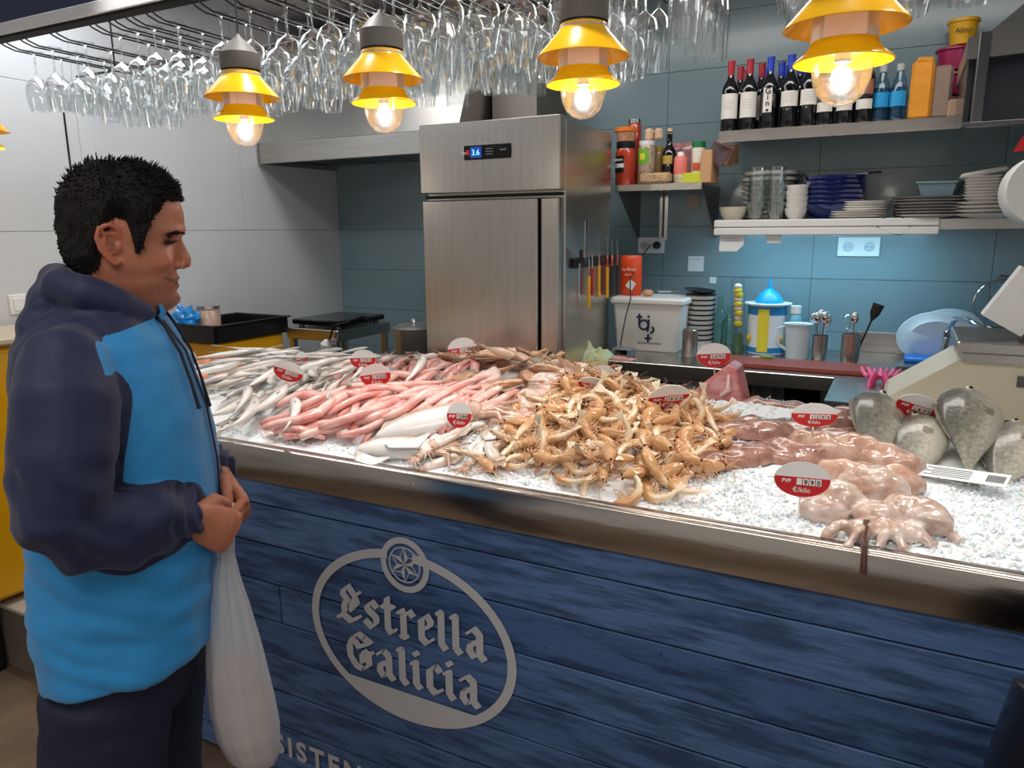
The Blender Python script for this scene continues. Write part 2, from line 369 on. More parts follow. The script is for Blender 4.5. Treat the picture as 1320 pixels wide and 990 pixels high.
def hull(pts):
    pts = sorted(set((round(a, 6), round(b, 6)) for a, b in pts)); lo = []; hi = []
    cr = lambda o, a, b: (a[0] - o[0]) * (b[1] - o[1]) - (a[1] - o[1]) * (b[0] - o[0])
    for p in pts:
        while len(lo) > 1 and cr(lo[-2], lo[-1], p) <= 0: lo.pop()
        lo.append(p)
    for p in reversed(pts):
        while len(hi) > 1 and cr(hi[-2], hi[-1], p) <= 0: hi.pop()
        hi.append(p)
    return lo[:-1] + hi[:-1]
GL = {'E': (1.0, [[(.92, 1.12), (.74, 1.0), (.5, 1.3), (.3, 1.12), (.26, .95), (.42, .82)], [(.42, .82), (.3, .6), (.3, .3), (.1, .12)], [(.05, .1), (.25, .2), (.55, .04), (.9, .25)], [(.3, .62), (.55, .76), (.78, .9), (.84, .72), (.74, .6)], [(.62, .7), (.6, .45)]]),
 's': (.62, [[(.5, .8), (.34, .95), (.14, .78), (.14, .64), (.48, .42), (.48, .22), (.28, .03), (.05, .2)]]),
 't': (.52, [[(.2, 1.22), (.2, .15), (.33, .02), (.46, .14)], [(.02, .93), (.42, .93)]]),
 'r': (.6, [[(.02, .86), (.14, .94), (.18, .8), (.18, .12), (.1, .05), (.28, .02)], [(.22, .78), (.42, .97), (.54, .84)]]),
 'e': (.6, [[(.14, .8), (.14, .15), (.33, .02), (.52, .18)], [(.14, .8), (.36, .98), (.5, .8), (.46, .64), (.16, .46)]]),
 'l': (.40, [[(.05, 1.2), (.16, 1.2), (.16, .14), (.3, .02)]]),
 'a': (.7, [[(.1, .82), (.28, .97), (.48, .82), (.48, .14), (.62, .02)], [(.48, .56), (.16, .46), (.12, .2), (.26, .03), (.48, .2)]]),
 'G': (1.05, [[(.95, 1.1), (.7, 1.22), (.5, 1.32), (.28, 1.15), (.12, .8), (.14, .4), (.36, .1), (.6, .03), (.88, .25), (.86, .62), (.7, .72)], [(.34, 1.0), (.5, .84), (.72, .96), (.96, 1.1)], [(.72, .62), (1.0, .72)], [(.62, .6), (.62, .3)]]),
 'i': (.38, [[(.03, .86), (.15, .93), (.15, .14), (.28, .02)], [(.14, 1.24), (.2, 1.2)]]),
 'c': (.56, [[(.14, .8), (.14, .15), (.33, .02), (.52, .16)], [(.14, .8), (.36, .98), (.5, .84)]])}
def gothic(word, x0, x1, zb, xh):
    tot = sum(GL[c][0] for c in word) + .12 * (len(word) - 1); sx = (x1 - x0) / tot; x = x0
    for c in word:
        for st_ in GL[c][1]:
            for p, q in zip(st_, st_[1:]):
                lpoly([(x + a * sx, zb + b * xh) for a, b in hull([(p[0] + n[0], p[1] + n[1]) for n in NIB] + [(q[0] + n[0], q[1] + n[1]) for n in NIB])], .0014)
        x += (GL[c][0] + .12) * sx
gothic('Estrella', -1.325, -.845, .430, .083)
gothic('Galicia', -1.30, -.865, .290, .083)
part(lg, 'printed_logo', logo_m, fc, smooth=False)
t = text('printed_lettering', 'ASISTENCIA', .092, logo_m, fc, Vector((-1.695, FY + .004, -.10)) - fc.location, bold=.0028, space=1.30, align='LEFT')

# ------------------------------------------------------------ fridge
fr = thing('upright_fridge', 'tall stainless steel upright fridge with a small digital display panel', 'fridge', (-1.643, 3.25, FL))
FX0, FX1, FYf, FYb, FZ = -1.993, -1.293, 2.95, 3.55, 1.965
part(B().box(((FX0 + FX1) / 2, (FYf + .04 + FYb) / 2, (FL + FZ) / 2), (FX1 - FX0, FYb - FYf - .04, FZ - FL - .02), bev=.006), 'cabinet', steel, fr)
part(B().box(((FX0 + FX1) / 2, FYf + .012, 1.815), (.70, .06, .30), bev=.004), 'top_panel', steel, fr)
part(B().box((FX0 + .295, FYf + .015, .735), (.59, .05, 1.80), bev=.006), 'door', steel, fr)
part(B().box((FX0 + .648, FYf + .015, .735), (.084, .05, 1.80), bev=.006), 'post', steel, fr)
part(B().box((FX0 + .60, FYf + .03, .735), (.012, .03, 1.8)).box((FX0 + .35, FYf + .03, 1.65), (.69, .03, .012)), 'gasket', rubber, fr, smooth=False)
dp = at(628, 195.5, FYf - .02); dsp = part(B().box((dp.x, FYf - .02, dp.z), (.235, .006, .062), bev=.002), 'display_panel', blackg, fr); dsp['label'] = 'small black digital control panel'
def dpart(b, n, m_): o = b.build(n, m_, dsp); return o
dpart(B().box((dp.x - .055, FYf - .0245, dp.z), (.055, .003, .045)), 'screen', mat('screen_blue', srgb(8, 14, 50), .2, em=(.02, .06, .3, 1), ems=1))
dpart(B().box((dp.x - .095, FYf - .0245, dp.z), (.014, .003, .022)), 'red_mark', red)
t = text('digits', '3.6', .034, emit('digit_blue', (.1, .35, 1, 1), 4), dsp, (dp.x - .055, FYf - .0262, dp.z - .012))
t = text('maker_lettering', 'fagor', .016, white, dsp, (dp.x - .1125 + .0, FYf - .0235, dp.z - .005), align='CENTER'); t.location.x -= .012 - .012
for i in range(3): dpart(B().box((dp.x + .012 + .0, FYf - .0235, dp.z + .012 - i * .011), (.035, .001, .003)), 'fine_print', mat('grey_ink', srgb(120, 120, 120), .6))
dpart(B().box((dp.x + .08, FYf - .0235, dp.z + .005), (.03, .001, .005)), 'fine_print', MT['grey_ink'])

# ------------------------------------------------------------ left extraction hood
hd = thing('extraction_hood', 'large stainless steel extraction hood over the cooking corner left of the fridge', 'hood', (-2.7, 3.6, 1.88))
HX0, HX1, HY0 = XL + .01, -2.02, 3.31
part(B().box(((HX0 + HX1) / 2, HY0 + .01, 1.945), (HX1 - HX0, .02, .115), bev=.003).box((HX1 - .01, 3.65, 1.945), (.02, .68, .115)).box((HX0 + .01, 3.65, 1.945), (.02, .68, .115)), 'rim', steel_h, hd, smooth=False)
cn = B(); zt = 2.62
a_, b_, c_, d_ = (HX0, HY0 + .01, 2.0), (HX1, HY0 + .01, 2.0), (HX1, 3.99, 2.0), (HX0, 3.99, 2.0)
e_, f_, g_, h_ = (HX0, 3.52, zt), (HX1 + .05, 3.52, zt), (HX1 + .05, 3.99, zt), (HX0, 3.99, zt)
cn.add([a_, b_, c_, d_, e_, f_, g_, h_], [(0, 1, 5, 4), (1, 2, 6, 5), (4, 5, 6, 7), (3, 0, 4, 7), (2, 3, 7, 6)])
part(cn, 'canopy', mat('hood_steel', (.50, .49, .47, 1), .38, 1, .04, 20, .05, 2), hd, smooth=False)
fl_ = B()
for i in range(4): fl_.box((HX0 + .2 + i * .33, 3.66, 1.93), (.31, .6, .02), bev=.004)
part(fl_, 'filters', steel_dk, hd, smooth=False)
part(B().box((HX1 + .17, 3.79, 2.37), (.26, .38, .72), bev=.003), 'duct', mat('duct_steel', (.22, .20, .18, 1), .5, .8), hd)

# ------------------------------------------------------------ right extraction hood
rh = thing('smoked_hood', 'dark smoked extraction hood with a sloping steel top at the upper right', 'hood', (.6, 3.3, 1.8))
r0 = at(1249, 162, 3.1); zb0 = r0.z; rx = r0.x
part(B().box((rx + .36, 3.115, zb0 + .15), (.72, .012, .30), bev=.002).box((rx - .012, 3.4, zb0 + .14), (.02, .58, .28), bev=.003), 'smoked_panel', mat('smoked_plastic', srgb(44, 48, 54), .15, .2), rh, smooth=False)
part(B().box((rx + .36, 3.1, zb0 + .003), (.76, .03, .014), bev=.002).box((rx + .02, 3.1, zb0 + .15), (.035, .02, .30), bev=.003), 'frame', steel_dk, rh)
pr_ = [(rx - .03, zb0 + .215), (rx - .03, zb0 + .285), (rx + .03, zb0 + .295), (rx + .32, zb0 + .55), (rx + .8, zb0 + .55), (rx + .8, zb0 + .235)]
part(B().prism(pr_, 0, .58, Matrix(((1, 0, 0, 0), (0, 0, 1, 3.095), (0, 1, 0, 0), (0, 0, 0, 1)))), 'canopy', steel_h, rh, smooth=False)

# ------------------------------------------------------------ wall shelves
def shelf(name, label, x0, x1, y0, zt, th, brackets):
    s_ = thing(name, label, 'shelf', ((x0 + x1) / 2, (y0 + YB) / 2, zt))
    part(B().box(((x0 + x1) / 2, (y0 + YB) / 2, zt - .004), (x1 - x0, YB - y0 - .002, .008)).box(((x0 + x1) / 2, y0 + .004, zt - th / 2), (x1 - x0, .008, th), bev=.002), 'board', steel_h, s_, smooth=False)
    for bx in brackets:
        part(B().prism([(y0 + .01, zt - .01), (YB - .005, zt - .01), (YB - .005, zt - .26), (YB - .04, zt - .26)], bx - .002, bx + .002, Matrix(((0, 0, 1, 0), (1, 0, 0, 0), (0, 1, 0, 0), (0, 0, 0, 1)))), 'bracket', steel_dk, s_, smooth=False)
    return s_
BSZ = at(1000, 164.6, 3.65).z
bs = shelf('bottle_shelf', 'upper steel wall shelf carrying wine and water bottles', at(926, 175, 3.65).x, .62, 3.65, BSZ, .05, [])
DSZ = at(1000, 284.3, 3.65).z; dx0 = at(921, 290, 3.65).x
ds = shelf('dish_shelf', 'lower steel wall shelf with stacked plates and bowls', dx0, .80, 3.67, DSZ, .045, [])
rl = thing('strip_light', 'long white strip lamp housing along the dish shelf front', 'lamp', (dx0 + .45, 3.65, DSZ))
rx1 = at(1211, 290, 3.65).x
part(B().box(((dx0 + rx1) / 2, 3.652, DSZ - .012), (rx1 - dx0, .03, .034), bev=.004), 'upper_housing', white, rl)
part(B().box(((dx0 + rx1) / 2, 3.655, DSZ - .049), (rx1 - dx0, .034, .034), bev=.004), 'lower_housing', white, rl)
part(B().box(((dx0 + rx1) / 2, 3.676, DSZ - .060), (rx1 - dx0 - .04, .012, .012)), 'tube', emit('strip_glow', (.86, .96, 1, 1), 3), rl)
JSZ = at(850, 236.6, 3.6).z; jx0, jx1 = at(793, 240, 3.6).x, at(905, 233, 3.6).x
js = shelf('jar_shelf', 'small steel wall shelf with jars beside the fridge', jx0, jx1, 3.6, JSZ, .032, [jx0 + .004, jx1 - .004])
wr = B()
for dx in (0, .03): wr.box((jx0 + .125 + dx, 3.985, JSZ - .14), (.018, .02, .26))
part(wr, 'wall_rail', chrome, js, smooth=False)
# ------------------------------------------------------------ the ice bed and its mounds
MOUNDS = [(-1.28, 2.12, .30, .20, .085), (-.98, 2.05, .22, .18, .045), (-.62, 1.86, .24, .20, .062), (-.75, 2.2, .3, .15, .03), (-1.75, 2.05, .32, .22, .035),
          (.10, 2.22, .30, .16, .06), (-.22, 1.95, .25, .2, .03), (-.42, 2.32, .12, .10, .02), (.3, 1.85, .3, .2, .02), (-1.05, 1.72, .2, .12, .02), (-1.5, 1.75, .2, .1, .02)]
def HF(x, y):
    h = .012 + .02 * max(0, y - 1.5) + sum(a * math.exp(-((x - cx) / sx) ** 2 / 2 - ((y - cy) / sy) ** 2 / 2) for cx, cy, sx, sy, a in MOUNDS)
    return .885 + h * (.25 + .75 * sstep(1.49, 1.66, y)) * (1 - .6 * sstep(2.40, 2.5, y))
def G(px, py):                                                     # the point of the heap seen at a pixel
    z_ = .93
    for _ in range(12):
        p = atz(px, py, z_); z_ = z_ * .4 + HF(p.x, p.y) * .6
    return atz(px, py, z_)
def inpoly(p, poly):
    c = False
    for i in range(len(poly)):
        a, b = poly[i], poly[i - 1]
        if (a[1] > p[1]) != (b[1] > p[1]) and p[0] < (b[0] - a[0]) * (p[1] - a[1]) / (b[1] - a[1]) + a[0]: c = not c
    return c
def scatter(pxpoly, n, dmin, seed):
    r_ = random.Random(seed); poly = [G(*q)[:2] for q in pxpoly]; xs = [q[0] for q in poly]; ys = [q[1] for q in poly]; out = []
    for _ in range(n * 60):
        p = (r_.uniform(min(xs), max(xs)), r_.uniform(min(ys), max(ys)))
        if inpoly(p, poly) and all((p[0] - q[0]) ** 2 + (p[1] - q[1]) ** 2 > dmin * dmin for q in out):
            out.append(p)
            if len(out) >= n: break
    return out
def yaw_px(a, b): d = G(*b) - G(*a); return math.atan2(d.y, d.x)
def lay(x, y, yaw, dz=0, half=.05, tilt=0, roll=0, s=1):           # matrix of a thing that lies along the heap
    dx, dy = math.cos(yaw) * half, math.sin(yaw) * half
    X = Vector((2 * dx, 2 * dy, HF(x + dx, y + dy) - HF(x - dx, y - dy))).normalized()
    n = Vector((-(HF(x + .02, y) - HF(x - .02, y)) / .04, -(HF(x, y + .02) - HF(x, y - .02)) / .04, 1)).normalized()
    Y = n.cross(X).normalized(); Z = X.cross(Y)
    m_ = Matrix((X, Y, Z)).transposed() @ Matrix.Rotation(tilt, 3, 'Y') @ Matrix.Rotation(roll, 3, 'X')
    m_ = m_.to_4x4() @ Matrix.Diagonal((s, s, s, 1)); m_.translation = (x, y, HF(x, y) + dz); return m_
ice_m = mat('crushed_ice', srgb(246, 248, 250), .45, bump=.4, bs=130, sss=.6, var=.02, vs=30)
NX, NY = 300, 100
ib = B()
def icept(u, v):
    y = 1.506 + .985 * v; xl = XLft(y) + .03; x = xl + (X1 - .03 - xl) * u
    return (x, y, HF(x, y) + (.007 * nz(x * 22, y * 22) + .006 * nz(x * 60, y * 60, 4)) * (.3 + .7 * sstep(1.5, 1.6, y)))
ib.grid(icept, NX, NY)
ice = ib.build('ice_bed', ice_m, ang=180); tag(ice, 'white crushed ice bed filling the steel counter top under the seafood', 'ice'); ice['kind'] = 'stuff'
# loose grains of ice
gr = B(); r_ = random.Random(3)
for poly, n in (([(860, 620), (960, 590), (1050, 640), (1040, 680), (900, 650)], 700), ([(1180, 640), (1319, 600), (1319, 725), (1200, 700)], 900), ([(880, 515), (1000, 515), (1000, 545), (900, 545)], 300), ([(480, 560), (600, 530), (640, 570), (560, 600)], 400), ([(275, 555), (700, 630), (1319, 738), (1319, 722), (700, 610), (275, 545)], 900), ([(260, 470), (620, 520), (900, 600), (1319, 650), (1319, 560), (700, 470), (300, 455)], 900)):
    for x, y in scatter(poly, n, .001, len(gr.v)):
        s_ = r_.uniform(.003, .008); q = Matrix.Rotation(r_.uniform(0, 6), 3, 'Z') @ Matrix.Rotation(r_.uniform(0, 6), 3, 'X')
        c = Vector((x, y, HF(x, y) + s_ * .4))
        gr.add([q @ Vector((a * s_ * .7, b * s_, d * s_ * .6)) + c for a, b, d in ((1, 0, 0), (-1, .2, 0), (.1, 1, .2), (0, -1, -.1), (0, .1, 1), (.2, 0, -1))], [(0, 2, 4), (2, 1, 4), (1, 3, 4), (3, 0, 4), (2, 0, 5), (1, 2, 5), (3, 1, 5), (0, 3, 5)])
grn = gr.build('ice_grains', ice_m, smooth=False); tag(grn, 'loose glittering grains of crushed ice strewn over the fish counter', 'ice'); grn['kind'] = 'stuff'

# ------------------------------------------------------------ materials for fish: colour runs from back to belly
def fishmat(name, back, mid, belly, hh, rough=.25, vs=60, amt=.3, coat=.6, sss=0, bump=.2):
    m = bpy.data.materials.new(name); m.use_nodes = True; N = m.node_tree.nodes; L = m.node_tree.links; b = N['Principled BSDF']
    tc = N.new('ShaderNodeTexCoord'); sp = N.new('ShaderNodeSeparateXYZ'); L.new(tc.outputs['Object'], sp.inputs[0])
    mr = N.new('ShaderNodeMapRange'); mr.inputs[1].default_value = -hh; mr.inputs[2].default_value = hh; L.new(sp.outputs['Y'], mr.inputs[0])
    n = N.new('ShaderNodeTexNoise'); n.inputs['Scale'].default_value = vs; n.inputs['Detail'].default_value = 3; L.new(tc.outputs['Object'], n.inputs[0])
    ad = N.new('ShaderNodeMath'); ad.operation = 'MULTIPLY_ADD'; ad.inputs[1].default_value = amt; L.new(n.outputs[0], ad.inputs[0]); 
    sb = N.new('ShaderNodeMath'); sb.operation = 'SUBTRACT'; sb.inputs[1].default_value = amt / 2; L.new(mr.outputs[0], sb.inputs[0]); L.new(sb.outputs[0], ad.inputs[2])
    r = N.new('ShaderNodeValToRGB'); e = r.color_ramp.elements; e[0].color = belly; e[0].position = .2; e[1].color = back; e[1].position = .85; x = e.new(.55); x.color = mid; L.new(ad.outputs[0], r.inputs[0])
    L.new(r.outputs[0], b.inputs['Base Color']); b.inputs['Roughness'].default_value = rough; b.inputs['Coat Weight'].default_value = coat; b.inputs['Coat Roughness'].default_value = .1; b.inputs['Metallic'].default_value = 0
    if sss: b.inputs['Subsurface Weight'].default_value = sss; b.inputs['Subsurface Radius'].default_value = (.01, .005, .004); b.inputs['Subsurface Scale'].default_value = 1
    bp = N.new('ShaderNodeBump'); bp.inputs['Strength'].default_value = bump; bp.inputs['Distance'].default_value = .002; L.new(n.outputs[0], bp.inputs['Height']); L.new(bp.outputs[0], b.inputs['Normal'])
    MT[name] = m; return m
hake_m = fishmat('silver_fish', srgb(158, 150, 146), srgb(218, 208, 200), srgb(242, 236, 230), .02)
mack_m = fishmat('dark_fish', srgb(66, 74, 76), srgb(128, 132, 130), srgb(200, 200, 196), .018, amt=.5, vs=90)
bream_m = fishmat('grey_bream', srgb(98, 98, 88), srgb(150, 146, 132), srgb(206, 200, 184), .06, amt=.7, vs=110, bump=.8, rough=.3)
rock_m = fishmat('brown_fish', srgb(150, 96, 62), srgb(206, 152, 112), srgb(232, 196, 168), .02, amt=.7, vs=50)
squid_m = fishmat('white_squid', srgb(212, 190, 174), srgb(234, 226, 218), srgb(242, 238, 234), .03, amt=.8, vs=40, sss=.2, rough=.15)
prawn_m = fishmat('prawn_shell', srgb(206, 156, 106), srgb(224, 184, 138), srgb(238, 216, 184), .012, amt=.9, vs=80, sss=.25, rough=.2)
prawnleg_m = mat('prawn_legs', srgb(226, 186, 148), .3)
pink_m = mat('pink_flesh', srgb(226, 146, 138), .22, col2=srgb(240, 196, 186), vs=14, bump=.25, bs=50, coat=.6, sss=.3)
fin_m = mat('fish_fin', srgb(150, 140, 126), .4, var=.2, vs=60)
eye_w = mat('fish_eye', srgb(210, 205, 190), .1, coat=1); 
def fish_proto(name, label, cat, group, L_, H_, W_, m_, bend=0, fork=.5, dors=.25, eyer=.045, belly=1.0, finm=None, headr=1.0):
    t = thing(name, label, cat, group=group); b = B(); n = 14; pts = []; rr = []
    cen = lambda s: (L_ * (s - .5), bend * L_ * (4 * (s - .5) ** 2 - .35))
    pf = [(0, .10), (.06, .12), (.14, .2), (.28, .42), (.45, .78), (.6, .97), (.72, 1.0), (.82, .9 * headr), (.9, .68 * headr), (.96, .42 * headr), (1, .14)]
    for s_, k in pf:
        x, y = cen(s_); pts.append((x, y, 0)); rr.append((H_ / 2 * k, W_ / 2 * min(1, k * 1.05)))
    b.tube(pts, rr, 12, up=(0, 0, 1)); b.build('body', m_, t, ang=180)
    x, y = cen(0); f = B(); fl = .16 * L_
    f.prism([(x + .01, y + H_ * .06), (x - fl, y + H_ * .42), (x - fl * (1 - fork * .6), y), (x - fl, y - H_ * .42), (x + .01, y - H_ * .06)], -.0012, .0012); f.build('tail_fin', finm or fin_m, t, smooth=False)
    d = B(); a = [cen(q) for q in (.35, .5, .65, .8)]; hh = [H_ / 2 * q for q in (.5, .85, .97, .9)]
    d.prism([(a[0][0], a[0][1] + hh[0] * .9), (a[3][0], a[3][1] + hh[3] * .9), (a[2][0] + .01, a[2][1] + hh[2] + dors * H_), (a[1][0], a[1][1] + hh[1] + dors * H_ * .6), (a[0][0] - .01, a[0][1] + hh[0] + dors * H_ * .3)], -.001, .001)
    q = cen(.72); d.tube([(q[0], q[1] - H_ * .08, W_ * .46), (q[0] - L_ * .06, q[1] - H_ * .16, W_ * .50), (q[0] - L_ * .12, q[1] - H_ * .2, W_ * .40)], [.001, (H_ * .09, .001), (H_ * .05, .001)], 6)
    d.build('fins', finm or fin_m, t, smooth=False)
    q = cen(.915); e = B(); r_ = eyer * H_
    for sg in (1, -1): e.ball((q[0], q[1] + H_ * .08, sg * W_ * .30), (r_, r_, r_ * .7), 8)
    eo = e.build('eye', eye_w, t); p = B()
    for sg in (1, -1): p.ball((q[0], q[1] + H_ * .08, sg * (W_ * .30 + r_ * .45)), (r_ * .55, r_ * .55, r_ * .4), 8)
    p.build('pupil', blackg, eo); return t
def strew(protos, spots, yawf, dzf, half, label=None, group=None, tiltv=.12, rollv=.5, sv=.12, seed=1, flip=.3):
    r_ = random.Random(seed); out = []
    for i, (x, y) in enumerate(spots):
        pr0, used = protos[i % len(protos)]
        yw = yawf(x, y, r_)
        if r_.random() < flip: yw += PI
        m_ = lay(x, y, yw, dzf(i, r_), half, r_.uniform(-tiltv, tiltv), r_.uniform(-rollv, rollv), 1 + r_.uniform(-sv, sv))
        if not used[0]: kids(pr0); pr0.matrix_world = m_; used[0] = True; o = pr0
        else: o = dup(pr0, mw=m_)
        out.append(o)
    return out
# --- hake, silver
HL = 'slim silver white fish in the heap behind the man'
hk = [(fish_proto('silver_fish', 'slim silvery fish in the white heap at the left of the counter', 'fish', 'silver fish at the left of the counter', l, .036, .026, hake_m, bend=b_, headr=.95, eyer=.07), [False]) for l, b_ in ((.27, .05), (.25, -.08), (.28, .12))]
ya = yaw_px((262, 505), (420, 480)); yb = yaw_px((345, 552), (410, 495))
sp = scatter([(255, 515), (262, 482), (330, 466), (440, 468), (480, 478), (440, 500), (340, 508)], 50, .022, 11)
strew(hk, sp, lambda x, y, r_: ya + r_.uniform(-.25, .25), lambda i, r_: .014 + .016 * (i % 4), .1, seed=2)
sp = scatter([(275, 545), (300, 505), (450, 488), (560, 475), (545, 505), (450, 530), (385, 560), (310, 560)], 70, .021, 12)
strew(hk, sp, lambda x, y, r_: yb + r_.uniform(-.25, .3), lambda i, r_: .014 + .022 * (i % 3), .09, seed=3)
# --- dark small fish at the back
mk = [(fish_proto('dark_fish', 'small dark silvery fish laid along the back left of the counter', 'fish', 'dark fish at the back left', l, .034, .022, mack_m, bend=b_), [False]) for l, b_ in ((.20, .03), (.19, -.06))]
sp = scatter([(292, 478), (300, 462), (420, 460), (600, 466), (560, 480), (430, 478)], 34, .03, 13)
strew(mk, sp, lambda x, y, r_: ya + r_.uniform(-.5, .5), lambda i, r_: .015 + .02 * (i % 2), .07, seed=4)
# --- orange fillet pieces
sal = mat('salmon_flesh', srgb(240, 158, 112), .3, var=.12, vs=30, coat=.3, sss=.2)
for i, (x, y) in enumerate(scatter([(235, 486), (250, 468), (300, 468), (306, 486), (262, 496)], 14, .045, 14)):
    b = B().box((0, 0, 0), (.085, .04, .022), bev=.008)
    o = b.build('salmon_fillet', sal) if i == 0 else o.copy()
    if i: C.objects.link(o)
    o.matrix_world = lay(x, y, rnd.uniform(0, 3), .015 + .01 * (i % 2)); tag(o, 'small orange fillet in the pile at the far left end of the ice', 'fillet', 'orange fillets at the left end')
# --- brown mottled fish in the middle heap
rk = [(fish_proto('brown_fish', 'small orange brown fish on top of the middle heap', 'fish', 'brown fish on the middle heap', l, .05, .036, rock_m, bend=b_, dors=.35, eyer=.09), [False]) for l, b_ in ((.17, .1), (.15, -.14), (.19, .05))]
sp = scatter([(565, 475), (590, 462), (700, 468), (775, 488), (720, 515), (650, 530), (590, 520)], 74, .026, 15)
strew(rk, sp, lambda x, y, r_: r_.uniform(0, 6.3), lambda i, r_: .018 + .016 * (i % 4), .06, tiltv=.35, seed=5)
# --- pink skinned strips, each draped over the heap on its own
def strip(px0, py0, px1, py1, rad, lift, seed, amp=.03):
    r_ = random.Random(seed); a, b = G(px0, py0), G(px1, py1); n = 12; pts = []; rr = []; d = (b - a); nrm = Vector((-d.y, d.x, 0)).normalized(); ph = r_.uniform(0, 6); k = r_.uniform(.6, 1.5)
    mid = (a + b) / 2; mid.z = 0
    for i in range(n):
        s_ = i / (n - 1); p = a + d * s_ + nrm * amp * math.sin(ph + s_ * PI * k * 1.6)
        p.z = HF(p.x, p.y) + rad * .7 + lift * (.5 + .5 * math.sin(PI * s_)) + .006 * math.sin(ph * 2 + 7 * s_)
        pts.append(p - mid); kk = .38 + .62 * math.sin(PI * min(1, .12 + s_ * .95)) ** .6; rr.append((rad * kk, rad * kk * .72))
    o = B().tube(pts, rr, 9).build('pink_strip', pink_m, ang=180); o.location = mid
    return tag(o, 'pink skinned fish strip piled in the left middle of the counter', 'fish', 'pink skinned fish strips')
r_ = random.Random(21); k = 0
for i in range(40):                                                # right flank: lie up the heap
    px = r_.uniform(470, 650); py = r_.uniform(486, 550); dx = r_.uniform(25, 75); dy = r_.uniform(25, 55)
    strip(px - dx, py + dy * .6, px + dx * .5, py - dy * .6, r_.uniform(.012, .019), r_.uniform(.01, .05), 100 + i, .02)
for i in range(16):                                                # crest
    px = r_.uniform(520, 640); py = r_.uniform(466, 490)
    strip(px - r_.uniform(25, 60), py + r_.uniform(0, 22), px + r_.uniform(10, 40), py - r_.uniform(-6, 8), r_.uniform(.011, .017), r_.uniform(.01, .04), 200 + i, .02)
for i in range(30):                                                # front left bunch: looping
    px = r_.uniform(390, 560); py = r_.uniform(530, 566) + (480 - px) * .04; dx = r_.uniform(35, 85)
    strip(px - dx * .8, min(576, py + r_.uniform(-6, 18)), px + dx, py - r_.uniform(8, 34), r_.uniform(.014, .022), r_.uniform(.01, .055), 300 + i, .035)
for i in range(5): strip(348 + i * 10, 562 + i * 4, 420 + i * 14, 572 - i * 6, .02, .02, 400 + i, .01)
# --- squids
def squid(loc, yaw, L_, W_, name='squid', label='', group=None, seed=0, lift=0):
    t = thing(name, label, 'squid', group=group); r_ = random.Random(seed)
    prof = [(0, .05), (.06, .35), (.18, .68), (.35, .92), (.55, 1), (.8, .95), (.95, .85), (1, .7)]
    b = B().tube([(L_ * (s_ - .5), .04 * L_ * math.sin(3 * s_), 0) for s_, q in prof], [(W_ / 2 * q, W_ * .32 * q) for s_, q in prof], 14); b.build('mantle', squid_m, t, ang=180)
    f = B()
    for sg in (1, -1): f.tube([(-L_ * .46, sg * W_ * .1, 0), (-L_ * .3, sg * W_ * .55, .002), (-L_ * .1, sg * W_ * .75, .0), (L_ * .05, sg * W_ * .45, 0)], [(.004, .002), (W_ * .25, .003), (W_ * .28, .003), (.006, .002)], 8)
    f.build('fin', squid_m, t, ang=180)
    h = B().ball((L_ * .56, .02 * L_, 0), (L_ * .1, W_ * .32, W_ * .27), 10)
    for i in range(7):
        a = (i - 3) * .22 + r_.uniform(-.1, .1); l = L_ * r_.uniform(.3, .5)
        h.tube([(L_ * .6, W_ * .06 * (i - 3), 0), (L_ * .6 + l * .5 * math.cos(a), l * .5 * math.sin(a) * 1.2, .004), (L_ * .6 + l * math.cos(a * 1.6), l * math.sin(a * 1.8), -.002)], [W_ * .09, W_ * .07, W_ * .02], 6)
    h.build('tentacles', mat('squid_arms', srgb(206, 170, 150), .2, var=.15, vs=60, coat=.6), t)
    e = B().ball((L_ * .55, W_ * .2, W_ * .2), W_ * .045, 8); e.build('eye', blackg, t)
    t.matrix_world = lay(loc.x, loc.y, yaw, W_ * .22 + lift, L_ * .35); return t
squid(G(545, 566), yaw_px((450, 580), (600, 545)), .27, .12, label='large white squid lying on ice near the front edge, its tapered end to the left', seed=1, lift=.012)
squid(G(505, 588), yaw_px((430, 582), (560, 582)), .22, .09, label='flat white squid along the steel edge with a brownish rim', seed=2)
for i, (px, py, qx, qy, L_) in enumerate(((575, 596, 545, 606, .12), (600, 560, 640, 548, .12), (585, 572, 560, 590, .13), (615, 585, 600, 606, .11), (640, 565, 660, 550, .10), (600, 545, 570, 560, .12), (655, 545, 620, 556, .12), (632, 590, 640, 606, .09), (560, 585, 540, 600, .11), (668, 528, 640, 545, .13), (622, 528, 600, 545, .12))):
    squid(G(px, py), yaw_px((px, py), (qx, qy)), L_, .036, 'small_squid', 'small pinkish white squid between the large squid and the prawns', 'small squids on the ice', 30 + i, .01 * (i % 3))
# ---- flat pink white pieces behind the prawns
def slab_piece(name, label, cat, px, py, rx, ry, rz_, m_, yaw, seed, lift=0, ribs=0, group=None, rag=.16):
    c = G(px, py); r_ = random.Random(seed); b = B(); o3 = Vector((seed * 3.1, seed * 1.7, 0))
    def fn(u, v):
        a = 2 * PI * u; t_ = v * PI * .5
        k = 1 + rag * noise.noise(Vector((math.cos(a), math.sin(a), 0)) * 1.6 + o3)
        rr = math.sin(t_ + .0001) ** .8; x = rx * k * math.cos(a) * rr; y = ry * k * math.sin(a) * rr
        zz = rz_ * math.cos(t_) ** .7 * (1 + .5 * noise.noise(Vector((x * 22, y * 22, seed)))) + ribs * math.sin(y / ry * 9) * math.cos(t_)
        q = Matrix.Rotation(yaw, 3, 'Z') @ Vector((x, y, 0))
        return (q.x, q.y, zz + HF(c.x + q.x, c.y + q.y) - c.z + lift)
    b.grid(fn, 36, 12); o = b.build(name, m_, ang=180); o.location = (c.x, c.y, c.z)
    return tag(o, label, cat, group)
